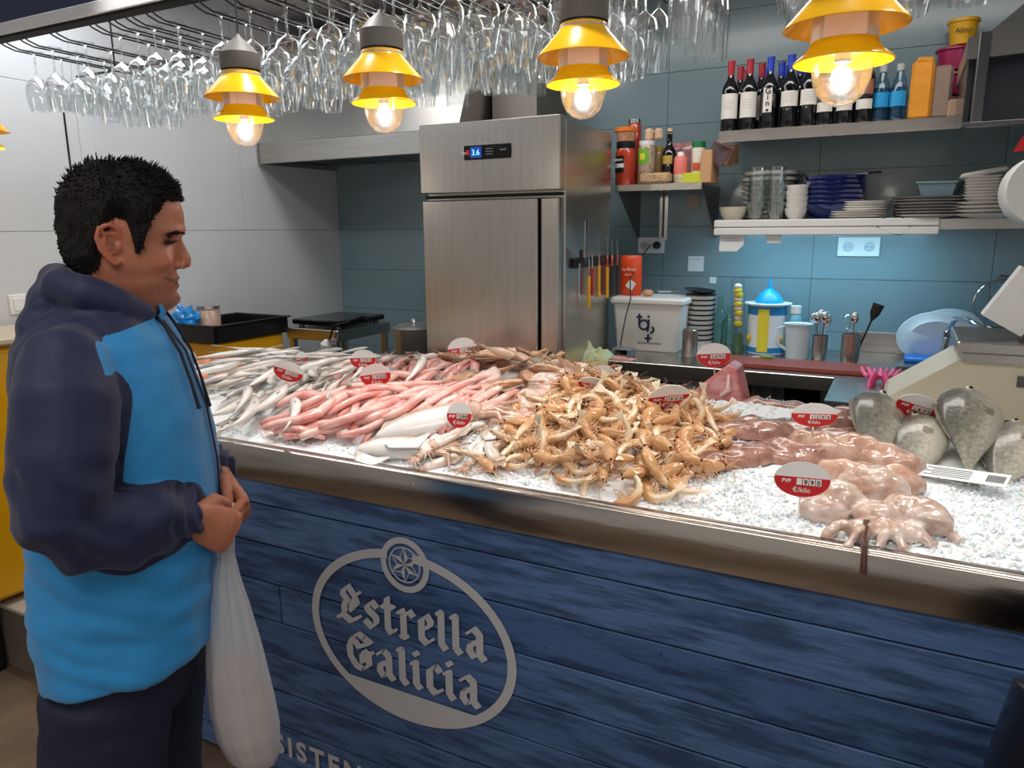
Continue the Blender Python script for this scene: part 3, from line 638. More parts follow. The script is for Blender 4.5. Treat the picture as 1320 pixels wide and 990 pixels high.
pale = mat('pale_flesh', srgb(232, 186, 172), .2, col2=srgb(236, 214, 204), vs=18, bump=.3, bs=60, coat=.6, sss=.3)
slab_piece('flatfish', 'pale pinkish flat piece of fish in front of the middle heap', 'fish', 640, 540, .16, .06, .02, pale, .5, 51, .006)
slab_piece('flatfish', 'pale pink flat fish leaning behind the prawn heap', 'fish', 712, 505, .10, .05, .03, pale, 1.2, 52, .03)
slab_piece('flatfish', 'small pale folded fish beside the prawns below the two white tags', 'fish', 740, 522, .08, .05, .03, pale, 2.1, 53, .02)
for i, (px, py, rx, ry, yw, lf) in enumerate(((600, 512, .09, .045, .4, .01), (668, 520, .10, .05, -.3, .008), (625, 500, .08, .04, 1.4, .02), (700, 520, .08, .04, .2, .02), (655, 545, .09, .04, .1, .004), (570, 522, .08, .04, 2.0, .01))):
    slab_piece('fish_piece', 'pale pinkish folded piece of fish in the middle heap', 'fish', px, py, rx, ry, .028, pale, yw, 90 + i, lf, rag=.35, group='pale folded fish pieces in the middle heap')
oc = thing('curled_octopus', 'small curled tan octopus on the crest of the middle heap', 'octopus'); b = B()
for i in range(6):
    a = i * 1.05; b.tube([(.02 * math.cos(a), .02 * math.sin(a), .02), (.045 * math.cos(a + .3), .045 * math.sin(a + .3), .03), (.05 * math.cos(a + .9), .05 * math.sin(a + .9), .012), (.03 * math.cos(a + 1.4), .03 * math.sin(a + 1.4), .006)], [.013, .011, .009, .004], 8)
b.build('arms', mat('octopus_skin', srgb(196, 152, 112), .25, var=.2, vs=50, coat=.5), oc); B().ball((0, 0, .035), (.03, .028, .024), 12).build('head', MT['octopus_skin'], oc)
p = G(690, 478); oc.location = (p.x, p.y, p.z + .03)
# ------------------------------------------------------------ prawns
def prawn_proto(curl, seed):
    r_ = random.Random(seed); t = thing('prawn', 'raw tan orange prawn in the big heap at the middle of the counter', 'prawn', group='prawns heaped on the ice')
    b = B(); pts = []; rr = []; x = y = 0; a = .15; n = 20
    for i in range(n):
        s_ = i / (n - 1); pts.append((x, y, 0)); st_ = .13 / n; a += (curl if s_ > .35 else .12) * 3.2 / n; x -= st_ * math.cos(a); y -= st_ * math.sin(a)
        if s_ < .38: k = .35 + .65 * math.sin(min(1, s_ / .26) * PI / 2)
        else: k = (1.0 - .62 * (s_ - .38) / .62) * (1.0 if i % 2 else .76)
        rr.append((.0160 * k, .0135 * k))
    b.tube(pts, rr, 8); b.tube([(-.004, .001, 0), (.018, .008, 0), (.036, .007, 0)], [(.004, .002), (.0025, .0015), .0004], 5)
    cx = sum(p[0] for p in pts) / n; cy = sum(p[1] for p in pts) / n; off = lambda B_: [(v[0] - cx, v[1] - cy, v[2]) for v in B_.v]
    b.v = off(b); b.build('shell', prawn_m, t, ang=50)
    l = B()
    for i in range(9):
        j = 4 + i + (i > 4) * 1; p = Vector(pts[min(n - 2, j)]); q = Vector(pts[min(n - 1, j + 1)]); d = (q - p).normalized(); nn = Vector((-d.y, d.x, 0)) * 1; ln = .030 if i < 5 else .012
        for sg in (1, -1):
            p0 = p + nn * .007 + Vector((0, 0, sg * .004)); l.tube([p0, p0 + nn * ln * .5 + Vector((r_.uniform(-.004, .01), 0, sg * .006)), p0 + nn * ln * .8 + Vector((r_.uniform(.0, .02), 0, sg * .008))], [.0013, .0011, .0005], 4)
    l.v = off(l); l.build('legs', prawnleg_m, t)
    e = Vector(pts[-1]); d = (e - Vector(pts[-2])).normalized(); nn = Vector((-d.y, d.x, 0)); f = B()
    for k_ in (-1, 0, 1): f.tube([e - d * .003, e + d * .012 + nn * k_ * .005, e + d * .022 + nn * k_ * .009], [(.002, .001), (.0045, .001), (.003, .0006)], 6)
    f.v = off(f); f.build('tail_fan', prawn_m, t)
    an = B()
    for sg in (1, -1): an.tube([(0, 0, sg * .003), (.02, .012 * sg + .005, .006), (.03, .035 * sg, .006), (.02, .06 * sg, .0)], [.0011, .0009, .0007, .0004], 4)
    an.v = off(an); an.build('antennae', mat('antenna', srgb(216, 150, 120), .4), t)
    ey = B()
    for sg in (1, -1): ey.ball((.001, .004, sg * .0055), .0028, 6)
    ey.v = off(ey); ey.build('eyes', blackg, t); return t
pw = [(prawn_proto(c_, i), [False]) for i, c_ in enumerate((.35, .62, .85, 1.05, .5))]
PP = [(596, 604), (630, 570), (668, 535), (705, 512), (760, 496), (850, 512), (905, 530), (955, 556), (935, 590), (905, 640), (845, 655), (770, 642), (690, 622)]
sp = scatter(PP, 150, .028, 61)
strew(pw, sp, lambda x, y, r_: r_.uniform(0, 6.3), lambda i, r_: .012 + r_.uniform(0, .012), .03, tiltv=.25, rollv=.9, sv=.15, seed=62)
MOUNDS.append((-.66, 1.9, .2, .17, .03))
PP2 = [(650, 592), (700, 530), (760, 502), (850, 520), (920, 556), (890, 610), (830, 634), (740, 622)]
sp = scatter(PP2, 110, .032, 63)
strew(pw, sp, lambda x, y, r_: r_.uniform(0, 6.3), lambda i, r_: .022 + r_.uniform(0, .016), .03, tiltv=.3, rollv=1.2, sv=.15, seed=64)
MOUNDS.pop()
# ------------------------------------------------------------ tuna, rays, cuttlefish, bream
tu = thing('tuna_loin', 'dark pink raw tuna chunk with a tag standing on ice at the back', 'fish'); c = G(925, 515); tu.location = (c.x, c.y + .02, c.z - .015)
b = B(); tri = [(-.115, 0), (-.06, .065), (.03, .145), (.062, .13), (.105, 0)]
for i, (yy, k) in enumerate(((-.06, .93), (-.052, 1), (.06, 1), (.075, .9))): b.v += [(x * k, yy + .04 * (z_ / .15), z_ * k) for x, z_ in tri]
for j in range(3):
    for i in range(5): b.f.append((j * 5 + i, j * 5 + (i + 1) % 5, (j + 1) * 5 + (i + 1) % 5, (j + 1) * 5 + i))
b.f += [(4, 3, 2, 1, 0), (15, 16, 17, 18, 19)]; b.m = [0] * len(b.f)
ob = b.build('loin', mat('tuna_flesh', srgb(178, 88, 92), .3, col2=srgb(206, 128, 124), vs=12, bump=.35, bs=25, coat=.3, sss=.2, stretch=(1, 1, 3)), tu, ang=30)
md = ob.modifiers.new('bevel', 'BEVEL'); md.width = .012; md.segments = 3
B().tube([(.02, -.072, .04), (.045, -.066, .06), (.04, -.05, .115)], [.006, .01, .004], 8).build('pale_sinew', pale, tu)
brn = mat('brown_skin', srgb(140, 96, 84), .18, col2=srgb(176, 134, 118), vs=34, bump=.7, bs=55, coat=.8)
brn2 = mat('light_brown_skin', srgb(178, 134, 112), .15, col2=srgb(212, 180, 162), vs=24, bump=.6, bs=55, coat=.9, sss=.2)
SK = 'brown_cuttlefish'
for i, (px, py, rx, ry, rz_, yw, l) in enumerate(((925, 548, .10, .05, .02, .2, 'flat brown piece of cuttlefish beside the ice below the tuna'), (1000, 528, .13, .05, .03, -.1, 'smooth brown cuttlefish at the back right of the tuna'),
        (985, 560, .15, .055, .035, .5, 'long dark brown cuttlefish pointing to the prawns'), (1068, 552, .10, .07, .045, .2, 'dark reddish brown cuttlefish beside the first bream'),
        (950, 595, .14, .045, .03, .75, 'dark wet cuttlefish ending in a point beside the prawns'), (1030, 590, .11, .06, .035, .3, 'brown cuttlefish in the middle of the brown pile'), (1090, 575, .09, .05, .035, .1, 'brown cuttlefish directly in front of the first bream'))):
    slab_piece(SK, l, 'cuttlefish', px, py, rx, ry, rz_, brn, yw, 70 + i, .004)
for i, (px, py, rx, ry, rz_, yw, l) in enumerate(((1065, 590, .10, .045, .05, -.1, 'shiny light brown cuttlefish behind the large front price tag'), (1125, 600, .11, .045, .05, -.2, 'rounded light brown cuttlefish with a dark top spot'), (1120, 628, .11, .04, .045, -.15, 'light brown cuttlefish just right of the large front price tag'))):
    slab_piece('light_cuttlefish', l, 'cuttlefish', px, py, rx, ry, rz_, brn2, yw, 80 + i, .01, rag=.3)
# front cuttlefish with its dripping tentacle
gry = mat('grey_beige_skin', srgb(186, 152, 134), .12, col2=srgb(218, 200, 190), vs=22, bump=.6, bs=60, coat=1, sss=.25)
ct = thing('front_cuttlefish', 'glossy grey beige cuttlefish at the front edge with a dark tentacle hanging over the steel', 'cuttlefish'); c = G(1125, 668); ct.location = c
b = B()
for (px, py, rr, fl_) in ((1075, 655, (.065, .042, .042), .1), (1125, 640, (.075, .045, .05), -.2), (1130, 672, (.05, .04, .03), 0), (1180, 676, (.075, .04, .042), -.5), (1060, 668, (.05, .03, .03), 0), (1110, 690, (.035, .03, .022), 0), (1150, 692, (.05, .028, .022), -.3)):
    q = G(px, py) - c; b.ball((q.x, q.y, q.z + rr[2] * .45), rr, 18, rot=Matrix.Rotation(fl_, 3, 'Z'))
for i, (qx, qy, ex, ey) in enumerate(((1095, 690, 1060, 700), (1120, 694, 1090, 712), (1140, 696, 1165, 712), (1165, 692, 1200, 708), (1195, 690, 1235, 702), (1150, 700, 1130, 712))):
    q0, q1 = G(qx, qy) - c, G(ex, ey) - c; q0.z += .02; q1.z += .006; qm = (q0 + q1) / 2 + Vector((0, .01, .012)); b.tube([q0, qm, q1, q1 + Vector((.012, .012, .004))], [.014, .012, .008, .005], 10)
bd = b.build('body', gry, ct); md = bd.modifiers.new('remesh', 'REMESH'); md.mode = 'VOXEL'; md.voxel_size = .004; md.use_smooth_shade = True; md = bd.modifiers.new('smooth', 'SMOOTH'); md.iterations = 5
tx = bpy.data.textures.new('lumps', 'CLOUDS'); tx.noise_scale = .03; md = bd.modifiers.new('lumps', 'DISPLACE'); md.texture = tx; md.strength = .012; md.texture_coords = 'LOCAL'
lipx = at(1113, 707, FY).x - c.x; yy = FY - c.y
tt = B().tube([(lipx + .0, yy + .09, .012), (lipx, yy + .03, .905 - c.z + .006), (lipx + .002, yy - .010, .905 - c.z + .006), (lipx + .003, yy - .014, .905 - c.z - .02), (lipx + .004, yy - .013, .905 - c.z - .045)], [.009, .008, .006, .006, .007], 10)
tt.build('tentacle', mat('dark_tentacle', srgb(96, 66, 56), .12, coat=1), ct)
br = [(fish_proto('sea_bream', 'b', 'fish', None, .31, .15, .07, bream_m, bend=0, dors=.08, eyer=.07, fork=.7), [False])]
P0 = br[0][0]; kids(P0)
for i, (mx_, my_, hx, hy, lf, rl_, lab, sc_) in enumerate(((1128, 578, 1142, 540, .045, .5, 'leftmost grey sea bream with a mottled greenish head', 1.0), (1178, 592, 1186, 550, .02, -.1, 'speckled grey sea bream lying flat behind the curved red price tag', .95),
        (1246, 588, 1232, 550, .065, .25, 'upright grey sea bream whose tail hangs toward the paper slip', 1.05), (1300, 606, 1318, 570, .03, -.1, 'grey sea bream beside the hanging tail near the right edge', .95), (1350, 600, 1370, 560, .02, 0, 'rightmost sea bream half outside the picture', .95))):
    mid, b_ = G(mx_, my_), G(hx, hy); yw = math.atan2(b_.y - mid.y, b_.x - mid.x)
    m_ = lay(mid.x, mid.y, yw, lf, .1, -.28, rl_, sc_)
    o = P0 if i == 0 else dup(P0); o.matrix_world = m_; o['label'] = lab
# paper slip with print and barcode
p = G(1240, 628); ps = thing('paper_slip', 'white printed paper slip with a barcode on the ice under the bream tail', 'paper', (p.x, p.y, p.z + .028), (R(14), R(-4), R(-18)))
B().box((0, 0, 0), (.17, .055, .001)).build('sheet', paper, ps, smooth=False)
bb = B()
for i in range(22): bb.box((.045 + i * .0016, .0, .001), (.0009 if i % 3 else .0004, .03, .0006))
bb.build('barcode', inkb, ps, smooth=False); bb = B()
for i in range(5): bb.box((-.03 + .006 * (i % 2), .016 - i * .008, .001), (.09 - .012 * (i % 2), .0018, .0006))
bb.build('fine_print', inkb, ps, smooth=False)
# ------------------------------------------------------------ price tags
def ellipse(rx, ry, n=32, z0=None, z1=None):
    return [(rx * math.cos(2 * PI * i / n), ry * math.sin(2 * PI * i / n)) for i in range(n)]
RXY = Matrix(((1, 0, 0, 0), (0, 0, -1, 0), (0, 1, 0, 0), (0, 0, 0, 1)))
def price_tag(px, py, wpx, digits, label, yaw=0, tilt=0, roll=0, hk_=.76, dpt=None, fz=.45):
    g = G(px, py + wpx * (.8 if wpx > 65 else fz)); 
    if dpt: g = atz(px, py + wpx * .45, dpt)
    s_ = wpx * (g - Vector((0, 0, CAM_H))).dot(AF) / FOC / 2
    c = Vector((0, 0, CAM_H)) + ray(px, py) * ((g - Vector((0, 0, CAM_H))).dot(AF))
    c.z = max(c.z, g.z + s_ * .4)
    t = thing('price_tag', label, 'price tag', c, (R(-12) + tilt, roll, R(18) + yaw)); rx, ry = s_, s_ * hk_
    B().prism(ellipse(rx, ry), -.001, .001, RXY).build('plate', white, t, smooth=False)
    lo = [(x, y) for x, y in ellipse(rx * .985, ry * .985, 48) if y < .12 * ry]; hwx = rx * .985 * math.sqrt(1 - .12 ** 2); lo = [(-hwx, .12 * ry)] + sorted(lo, key=lambda q: (math.atan2(q[1], q[0]) + 2 * PI) % (2 * PI)  if q[1] < 0 else (0 if q[0] > 0 else PI)) if 0 else None
    an0 = PI - math.asin(.12); pl = []
    for i in range(25): a = an0 + (PI + 2 * math.asin(.12)) * i / 24; pl.append((rx * .985 * math.cos(a), ry * .985 * math.sin(a)))
    rb = B().prism(pl, .0011, .0018, RXY).build('red_band', red, t, smooth=False)
    text('lettering', 'PVP', ry * .30, white, t, (-rx * .56, -.0022, -ry * .22), bold=.0003, ext=.0002)
    db = B()
    for i, d in enumerate(digits):
        db.box((rx * (-.10 + .225 * i), -.0026, -ry * .12), (rx * .19, .0012, ry * .36)); text('digit', d, ry * .36, inkb, t, (rx * (-.10 + .225 * i), -.0036, -ry * .25), ext=.0002, bold=.0003)
    db.build('digit_cards', white, t, smooth=False)
    text('lettering', '\u20ac/kilo', ry * .40, white, t, (0, -.0022, -ry * .72), bold=.0001, ext=.0002)
    B().tube([(0, 0.001, -ry * .95), (0, .003, min(-ry * .95 - .02, HF(c.x, c.y) - c.z))], .0022, 6).build('stake', chrome if px in (1050,) else white, t)
    return t
for a in ((1034, 618, 70, ' 990', 'large oval price tag at the front of the ice before the brown cuttlefish', 0, .1, .05, .66), (1050, 535, 58, '1200', 'oval price tag on a metal stem above the brown cuttlefish', 0, .3, 0, .55, None, 1.1),
          (1183, 524, 54, '1690', 'tilted red price tag lying between the first two sea breams', 0, .7, .30, .7, None, .9), (862, 512, 54, '1950', 'oval price tag lying flat behind the prawn heap', .2, .6, -.1, .7, None, .9),
          (920, 458, 44, '2490', 'oval price tag standing above the tuna chunk', .1, 0, -.05, .72, None, 1.2), (776, 486, 41, '2200', 'upright oval price tag left of the tuna, behind the prawns', 0, 0, 0, .72, None, .6),
          (764, 496, 38, '1500', 'white oval price tag leaning back just below the upright tag by the prawns', .1, .8, .2, .7, None, .9), (592, 535, 33, '1290', 'greyish price tag with red base in front of the middle heap, above the squid', 0, 0, 0, 1.0, None, 1.1),
          (596, 450, 38, '1690', 'oval price tag standing on the crest of the pink strips before the fridge', .2, 0, -.12, .78, None, .8), (484, 484, 42, '1500', 'lower of the two oval tags behind the pink strips', 0, .3, -.15, .72, None, 1.0),
          (468, 463, 35, '1390', 'upper of the two oval tags behind the pink strips', 0, 0, -.05, .7, None, 1.0), (372, 479, 38, '1200', 'tilted price tag stuck among the silver fish', .3, .3, .35, .7, None, 1.1),
          (389, 462, 15, '900', 'tiny pale price tag at the back left behind the silver fish', .5, 0, 0, 1.2, None, 1.2), (243, 461, 18, '850', 'small pale price tag beside the orange fillets next to the man', .5, 0, 0, 1.1, None, 1.0)):
    price_tag(*a)
# ------------------------------------------------------------ worktop behind the counter
WT = .9
wk = thing('worktop', 'stainless steel kitchen worktop running from the fridge to the sink', 'worktop', (-.2, 3.6, FL))
wy = 3.235
part(B().box((-.745, (wy + YB) / 2, WT - .015), (1.09, YB - wy - .002, .03), bev=.003).box((-.745, wy + .004, WT - .03), (1.09, .01, .06), bev=.003), 'top', steel_h, wk, smooth=False)
part(B().box((-.745, 3.95, WT - .35), (1.08, .08, .62)), 'back_panel', rubber, wk, smooth=False)
part(B().box((-.745, 3.6, .25), (1.08, .6, .02)), 'lower_shelf', steel_dk, wk, smooth=False)
for x in (-1.26, -.23): part(B().box((x, 3.28, (FL + WT - .03) / 2), (.04, .04, WT - .03 - FL)), 'leg', steel_h, wk, smooth=False)
# sink unit comes forward at the right
sx0, sx1, sy0 = -.2, .82, 2.78
sk = B(); bx0, bx1, by0, by1 = .02, .52, 3.12, 3.62
for a, b, c, d in ((sx0, bx0, sy0, YB - .002), (bx1, sx1, sy0, YB - .002), (bx0, bx1, sy0, by0), (bx0, bx1, by1, YB - .002)): sk.box(((a + b) / 2, (c + d) / 2, WT - .012), (b - a, d - c, .024))
sk.box(((sx0 + sx1) / 2, sy0 + .004, WT - .03), (sx1 - sx0, .01, .06))
su = thing('sink_unit', 'steel sink unit beside the worktop behind the scale', 'sink', (.3, 3.4, FL))
part(sk, 'top', steel_h, su, smooth=False); part(B().box((.3, 3.99, WT + .05), (1.0, .014, .10), bev=.003), 'splashback', steel_h, su, smooth=False)
part(B().box((bx0, (by0 + by1) / 2, .8), (.006, by1 - by0, .2)).box((bx1, (by0 + by1) / 2, .8), (.006, by1 - by0, .2)).box(((bx0 + bx1) / 2, by0, .8), (bx1 - bx0, .006, .2)).box(((bx0 + bx1) / 2, by1, .8), (bx1 - bx0, .006, .2)).box(((bx0 + bx1) / 2, (by0 + by1) / 2, .7), (bx1 - bx0, by1 - by0, .006)), 'basin', steel_h, su, smooth=False)
part(B().box(((sx0 + sx1) / 2, sy0 + .07, .3), (sx1 - sx0, .02, 1.0)), 'front_panel', steel_dk, su, smooth=False)
p = at(1215, 455, 3.72); q = [at(a, b, 3.72 - i * .1) for i, (a, b) in enumerate(((1222, 425), (1232, 411), (1245, 411), (1262, 420), (1300, 446)))]
fa = thing('tap', 'chrome swan neck tap over the sink behind the scale', 'tap', (p.x, 3.72, WT))
fb = B(); fb.tube([Vector((p.x, 3.72, WT))] + q, [.012, .012, .011, .010, .009, .008], 10); part(fb, 'spout', chrome, fa)
part(B().lathe([(.022, 0), (.022, .03), (.014, .05)], (p.x, 3.72, WT), 16), 'base', chrome, fa); pp = q[0]; part(B().box(tuple(pp + Vector((0, 0, -.02))), (.03, .03, .04), bev=.008), 'valve', chrome, fa)
# gloves over the sink edge
gv = thing('rubber_gloves', 'pair of pink rubber gloves hanging over the sink edge', 'gloves', (atz(1135, 485, WT).x, 3.14, WT))
pk = mat('pink_rubber', srgb(232, 98, 150), .4, bump=.2, bs=40)
for sg in (-1, 1):
    b = B(); b.tube([(sg * .035, -.03, -.09), (sg * .034, -.03, -.03), (sg * .03, -.022, .012), (sg * .02, .015, .024), (sg * .02, .07, .02)], [(.042, .008), (.04, .010), (.036, .012), (.034, .012), (.03, .010)], 10)
    for i in range(4): b.tube([(sg * .02 + (i - 1.5) * .016, .06, .02), (sg * .03 + (i - 1.5) * .021, .10, .03 + .01 * (i % 2)), (sg * .035 + (i - 1.5) * .023, .125, .045)], [.009, .008, .006], 8)
    b.tube([(sg * .02 - sg * .03, .03, .02), (sg * .02 - sg * .055, .06, .03), (sg * .02 - sg * .06, .075, .04)], [.010, .009, .006], 8)
    b.build('glove', pk, gv)
# ------------------------------------------------------------ things on the worktop; w(px) gives a point standing at pixel column px
def stand(px, Y, z=WT, ref=440): p = at(px, ref, Y); return Vector((p.x, Y, z))
def cylthing(name, label, cat, loc, prof, m_, n=20, group=None, pname='body', inner=True):
    t = thing(name, label, cat, loc, group=group); b = B().lathe(prof, n=n); b.build(pname, m_, t); return t
S_ = lambda px0, px1, Y, ref=440: (at(px0, ref, Y).x, at(px1, ref, Y).x)
a, b = S_(790, 884, 3.62)
bx = thing('lidded_bucket', 'large white square lidded plastic tub with a dark blue emblem', 'tub', ((a + b) / 2 + .01, 3.66, WT))
bz = at(830, 383, 3.56).z - WT
B().box((0, 0, bz * .45), (b - a - .03, .24, bz * .90), bev=.012, taper=.9).build('body', white, bx); B().box((0, 0, bz * .93), (b - a, .27, bz * .13), bev=.01).build('lid', white, bx)
ew = (b - a); yf = -.1215
eb = B(); st = lambda pts, r_=.0052: eb.tube([(x * 1, yf, z_) for x, z_ in pts], [(r_, .0012)] * len(pts), 4, up=(0, 1, 0))
def circ(cx, cz, r_, a0=0, a1=360, n=20): return [(cx + r_ * math.cos(R(a0 + (a1 - a0) * i / n)), cz + r_ * math.sin(R(a0 + (a1 - a0) * i / n))) for i in range(n + 1)]
ez = bz * .50
st([(-.035, ez + .055), (-.035, ez)]); st([(-.050, ez + .038), (-.020, ez + .038)]); st(circ(-.012, ez, .023)); st([(.012, ez + .028), (.012, ez - .012), (.006, ez - .032)]); st(circ(.012, ez + .042, .002, n=6)); st(circ(.022, ez - .022, .016, -90, 60)); st([(.012, ez - .045), (.012, ez - .085)]); st([(-.006, ez - .066), (.030, ez - .066)])
eb.build('emblem', inkm, bx, smooth=False)
text('small_lettering', 'BETANZOS.CATERING', .0115, inkm, bx, (.02, yf, bz * .15), bold=.0002)
# orange packet and bits on the tub
ob = thing('orange_packet', 'orange foil food packet with a white sticker standing on the white tub', 'packet', (at(811, 380, 3.62).x, 3.64, WT + bz))
def packet(w_, h_, d_, n=10, seed=0):
    b = B()
    def fn(u, v):
        a = 2 * PI * u; k = math.sin(PI * min(1, max(0, v * .92 + .04))) ** .35; f = .3 + .7 * math.sin(PI * (v * .86 + .07))
        return (w_ / 2 * math.cos(a) * (.9 + .1 * k) + .003 * nz(u * 9, v * 9, seed), d_ / 2 * math.sin(a) * f * (1 if .03 < v < .97 else .1), h_ * v)
    b.grid(fn, 20, n); return b
packet(.115, .20, .05).build('pouch', mat('orange_foil', srgb(226, 74, 26), .35, bump=.5, bs=30, coat=.3), ob)
B().box((.01, -.028, .055), (.04, .002, .042), ry=.6).build('sticker', paper, ob, smooth=False)
text('lettering', 'La Brasa', .022, white, ob, (.0, -.028, .125)); text('lettering', 'hornos', .015, white, ob, (.0, -.029, .10))
eg = thing('bread_roll', 'small tan bread roll on the lid of the white tub', 'bread', (at(835, 378, 3.62).x, 3.62, WT + bz)); B().ball((0, 0, .016), (.03, .025, .018), 14).build('crust', mat('crust', srgb(200, 150, 110), .6, var=.15, vs=30), eg)
tb = thing('clear_tray', 'small clear plastic tray on the right of the white tub lid', 'tray', (at(862, 378, 3.66).x, 3.66, WT + bz)); B().shell([(.045, .002), (.055, .03), (.058, .032)], n=4, sx=1.1, sy=.8).build('tray', clear, tb)
# keypad device, cloths
p = stand(804, 3.36); kp = thing('small_device', 'small grey electronic box with a cable before the white tub', 'device', p); B().box((0, 0, .022), (.10, .07, .044), bev=.006).build('body', mat('grey_plastic', srgb(110, 118, 124), .4), kp); B().box((0, -.036, .026), (.06, .004, .022), bev=.001).build('screen', blackg, kp)
skt = at(838, 316, YB - .03)
cb = B().tube([tuple(p + Vector((-.03, .03, .03))), tuple(at(806, 410, 3.47)), tuple(at(813, 385, 3.49)), tuple(at(812, 360, 3.53)), tuple(at(824, 335, 3.8)), tuple(skt)], .003, 6).build('power_cable', black); tag(cb, 'thin dark cable running from the grey device up to the wall socket', 'cable')
def cloth(name, label, px, py, Y, w_, d_, h_, m_, seed):
    p = at(px, py, Y); b = B()
    def fn(u, v):
        x = (u - .5) * w_; y = (v - .5) * d_; e = math.sin(PI * u) * math.sin(PI * v)
        return (x + .012 * nz(v * 6, u * 3, seed), y + .01 * nz(u * 5, v * 5, seed + 3), max(.003, h_ * e ** .5 * (.65 + .9 * nz(u * 5, v * 5, seed + 9))) - (.05 * sstep(.25, 0, v)))
    b.grid(fn, 24, 18); o = b.build(name, m_, ang=180); o.location = (p.x, Y, WT); md = o.modifiers.new('thickness', 'SOLIDIFY'); md.thickness = .003; return tag(o, label, 'cloth')
cloth('dishcloth', 'crumpled pale green and yellow dishcloth on the worktop edge by the fridge', 768, 448, 3.28, .17, .17, .065, mat('cloth_green', srgb(176, 200, 176), .9, col2=srgb(210, 206, 150), vs=9), 2)
cloth('pink_rag', 'thin pinkish rag on the worktop beside the grey device', 800, 455, 3.29, .14, .06, .015, mat('cloth_pink', srgb(206, 156, 150), .9, var=.1, vs=20), 5)
# appliance under the worktop
p = at(848, 492, 3.28); ap = thing('packing_machine', 'white appliance with a blue panel and knobs below the worktop', 'appliance', (at(850, 490, 3.3).x, 3.5, p.z - .16))
B().box((0, .02, .08), (.46, .36, .20), bev=.01).build('body', white, ap); B().box((-.12, -.165, .14), (.13, .006, .035), bev=.001).build('panel', mat('blue_panel', srgb(40, 66, 150), .3), ap)
text('lettering', 'PACK', .018, white, ap, (-.12, -.1695, .133))
for i in range(3): B().lathe([(.014, 0), (.014, .012), (.010, .016)], (.0 + i * .045, -.162, .14), 12, axis=(0, -1, 0)).build('knob', steel_dk, ap)
# stack of black rimmed cups
px0, px1 = S_(884, 921, 3.74, 400); r0_ = (px1 - px0) / 2; zt = at(903, 378, 3.74).z; dz = (zt - WT - .06) / 9
for i in range(10):
    o = thing('striped_bowl', 'white bowl with a black rim in the tall stack beside the white tub', 'bowl', ((px0 + px1) / 2 + rnd.uniform(-.002, .002), 3.74, WT + i * dz), group='black rimmed bowls stacked by the tub')
    B().lathe([(r0_ * .72, 0), (r0_ * .8, .004), (r0_ * .93, .04), (r0_ * .97, .052)], n=20).build('bowl', ceramic, o); B().lathe([(r0_ * .98, .050), (r0_ * 1.04, .053), (r0_ * 1.04, .058), (r0_ * .9, .058)], n=20).build('rim', black, o)
o = thing('black_dish', 'shallow black dish lying tilted on top of the striped bowls', 'dish', ((px0 + px1) / 2 - .005, 3.74, WT + 9 * dz + .06), (0, R(5), 0)); B().lathe([(.03, 0), (.075, .012), (.08, .02), (.07, .016), (.0, .004)], n=20).build('dish', black, o)
cylthing('steel_canister', 'plain steel canister standing before the striped bowls', 'canister', stand(889, 3.52), [(.035, 0), (.037, .004), (.037, .125), (.033, .128), (.031, .1), (0, .02)], steel_h)
# bottles of clear glass
def wine_prof(r_, h_): return [(r_ * .9, 0), (r_, .006), (r_, h_ * .58), (r_ * .92, h_ * .64), (r_ * .5, h_ * .73), (r_ * .37, h_ * .78), (r_ * .36, h_ * .97), (r_ * .40, h_ * .975), (r_ * .40, h_)]
gg = glass('green_glass', (.80, .93, .86, 1), (.25, .4, .32, 1))
for i, (px, h_, lab) in enumerate(((928, .26, 'empty clear glass bottle left of the lemon patterned tube'), (940, .22, 'shorter empty glass bottle next to the lemon patterned tube'))):
    t = thing('glass_bottle', lab, 'bottle', stand(px, 3.84 - i * .06, ref=420)); B().shell(wine_prof(.038, h_), n=18).build('bottle', gg, t); 
t = thing('lemon_tube', 'tall clear wrapped bouquet with yellow bands leaning by the blue tin', 'wrapper', stand(952, 3.74), (0, R(-3), 0)); hh = at(952, 358, 3.74).z - WT
B().lathe([(.028, 0), (.03, .02), (.027, .10), (.034, .2), (.036, hh * .8), (.03, hh)], n=14).build('film', glass('film', (.95, .95, .95, 1), (.6, .6, .6, 1), .15), t)
b = B()
for i, z_ in enumerate((.14, .19, .235, .28, .30)): b.ball((.004 * (i % 2), 0, z_), (.022, .02, .018), 10)
b.build('lemons', mat('lemon', srgb(222, 204, 40), .4), t); b = B()
for i, z_ in enumerate((.165, .213, .258, .32)): b.ball((0, .004, z_), (.02, .02, .016), 10)
b.build('petals', mat('pale_petal', srgb(226, 205, 196), .6), t); B().lathe([(.022, 0), (.024, .09)], n=12).build('base', mat('leaf_green', srgb(70, 110, 70), .6), t)
# blue white and yellow tin with a blue funnel
tc_ = stand(987, 3.80); tw = (at(1014, 420, 3.8).x - at(964, 420, 3.8).x) / 2; th = at(987, 392, 3.8).z - WT
tn = thing('olive_tin', 'blue and white tin with a yellow stripe used as a utensil stand', 'tin', tc_)
B().lathe([(tw, 0), (tw, th)], n=28).build('body', mat('tin_white', srgb(222, 226, 230), .3), tn)
B().lathe([(tw + .0006, th * .80), (tw + .0006, th - .004)], n=28).build('blue_band', mat('tin_blue', srgb(40, 130, 190), .3), tn); B().lathe([(tw + .0006, .004), (tw + .0006, .03)], n=28).build('blue_foot', MT['tin_blue'], tn)
def wrap(r_, a0, a1, z0, z1, m_, name, par, n=8): b = B(); b.grid(lambda u, v: (r_ * math.cos(R(a0 + (a1 - a0) * u)), r_ * math.sin(R(a0 + (a1 - a0) * u)), z0 + (z1 - z0) * v), n, 1); return b.build(name, m_, par)
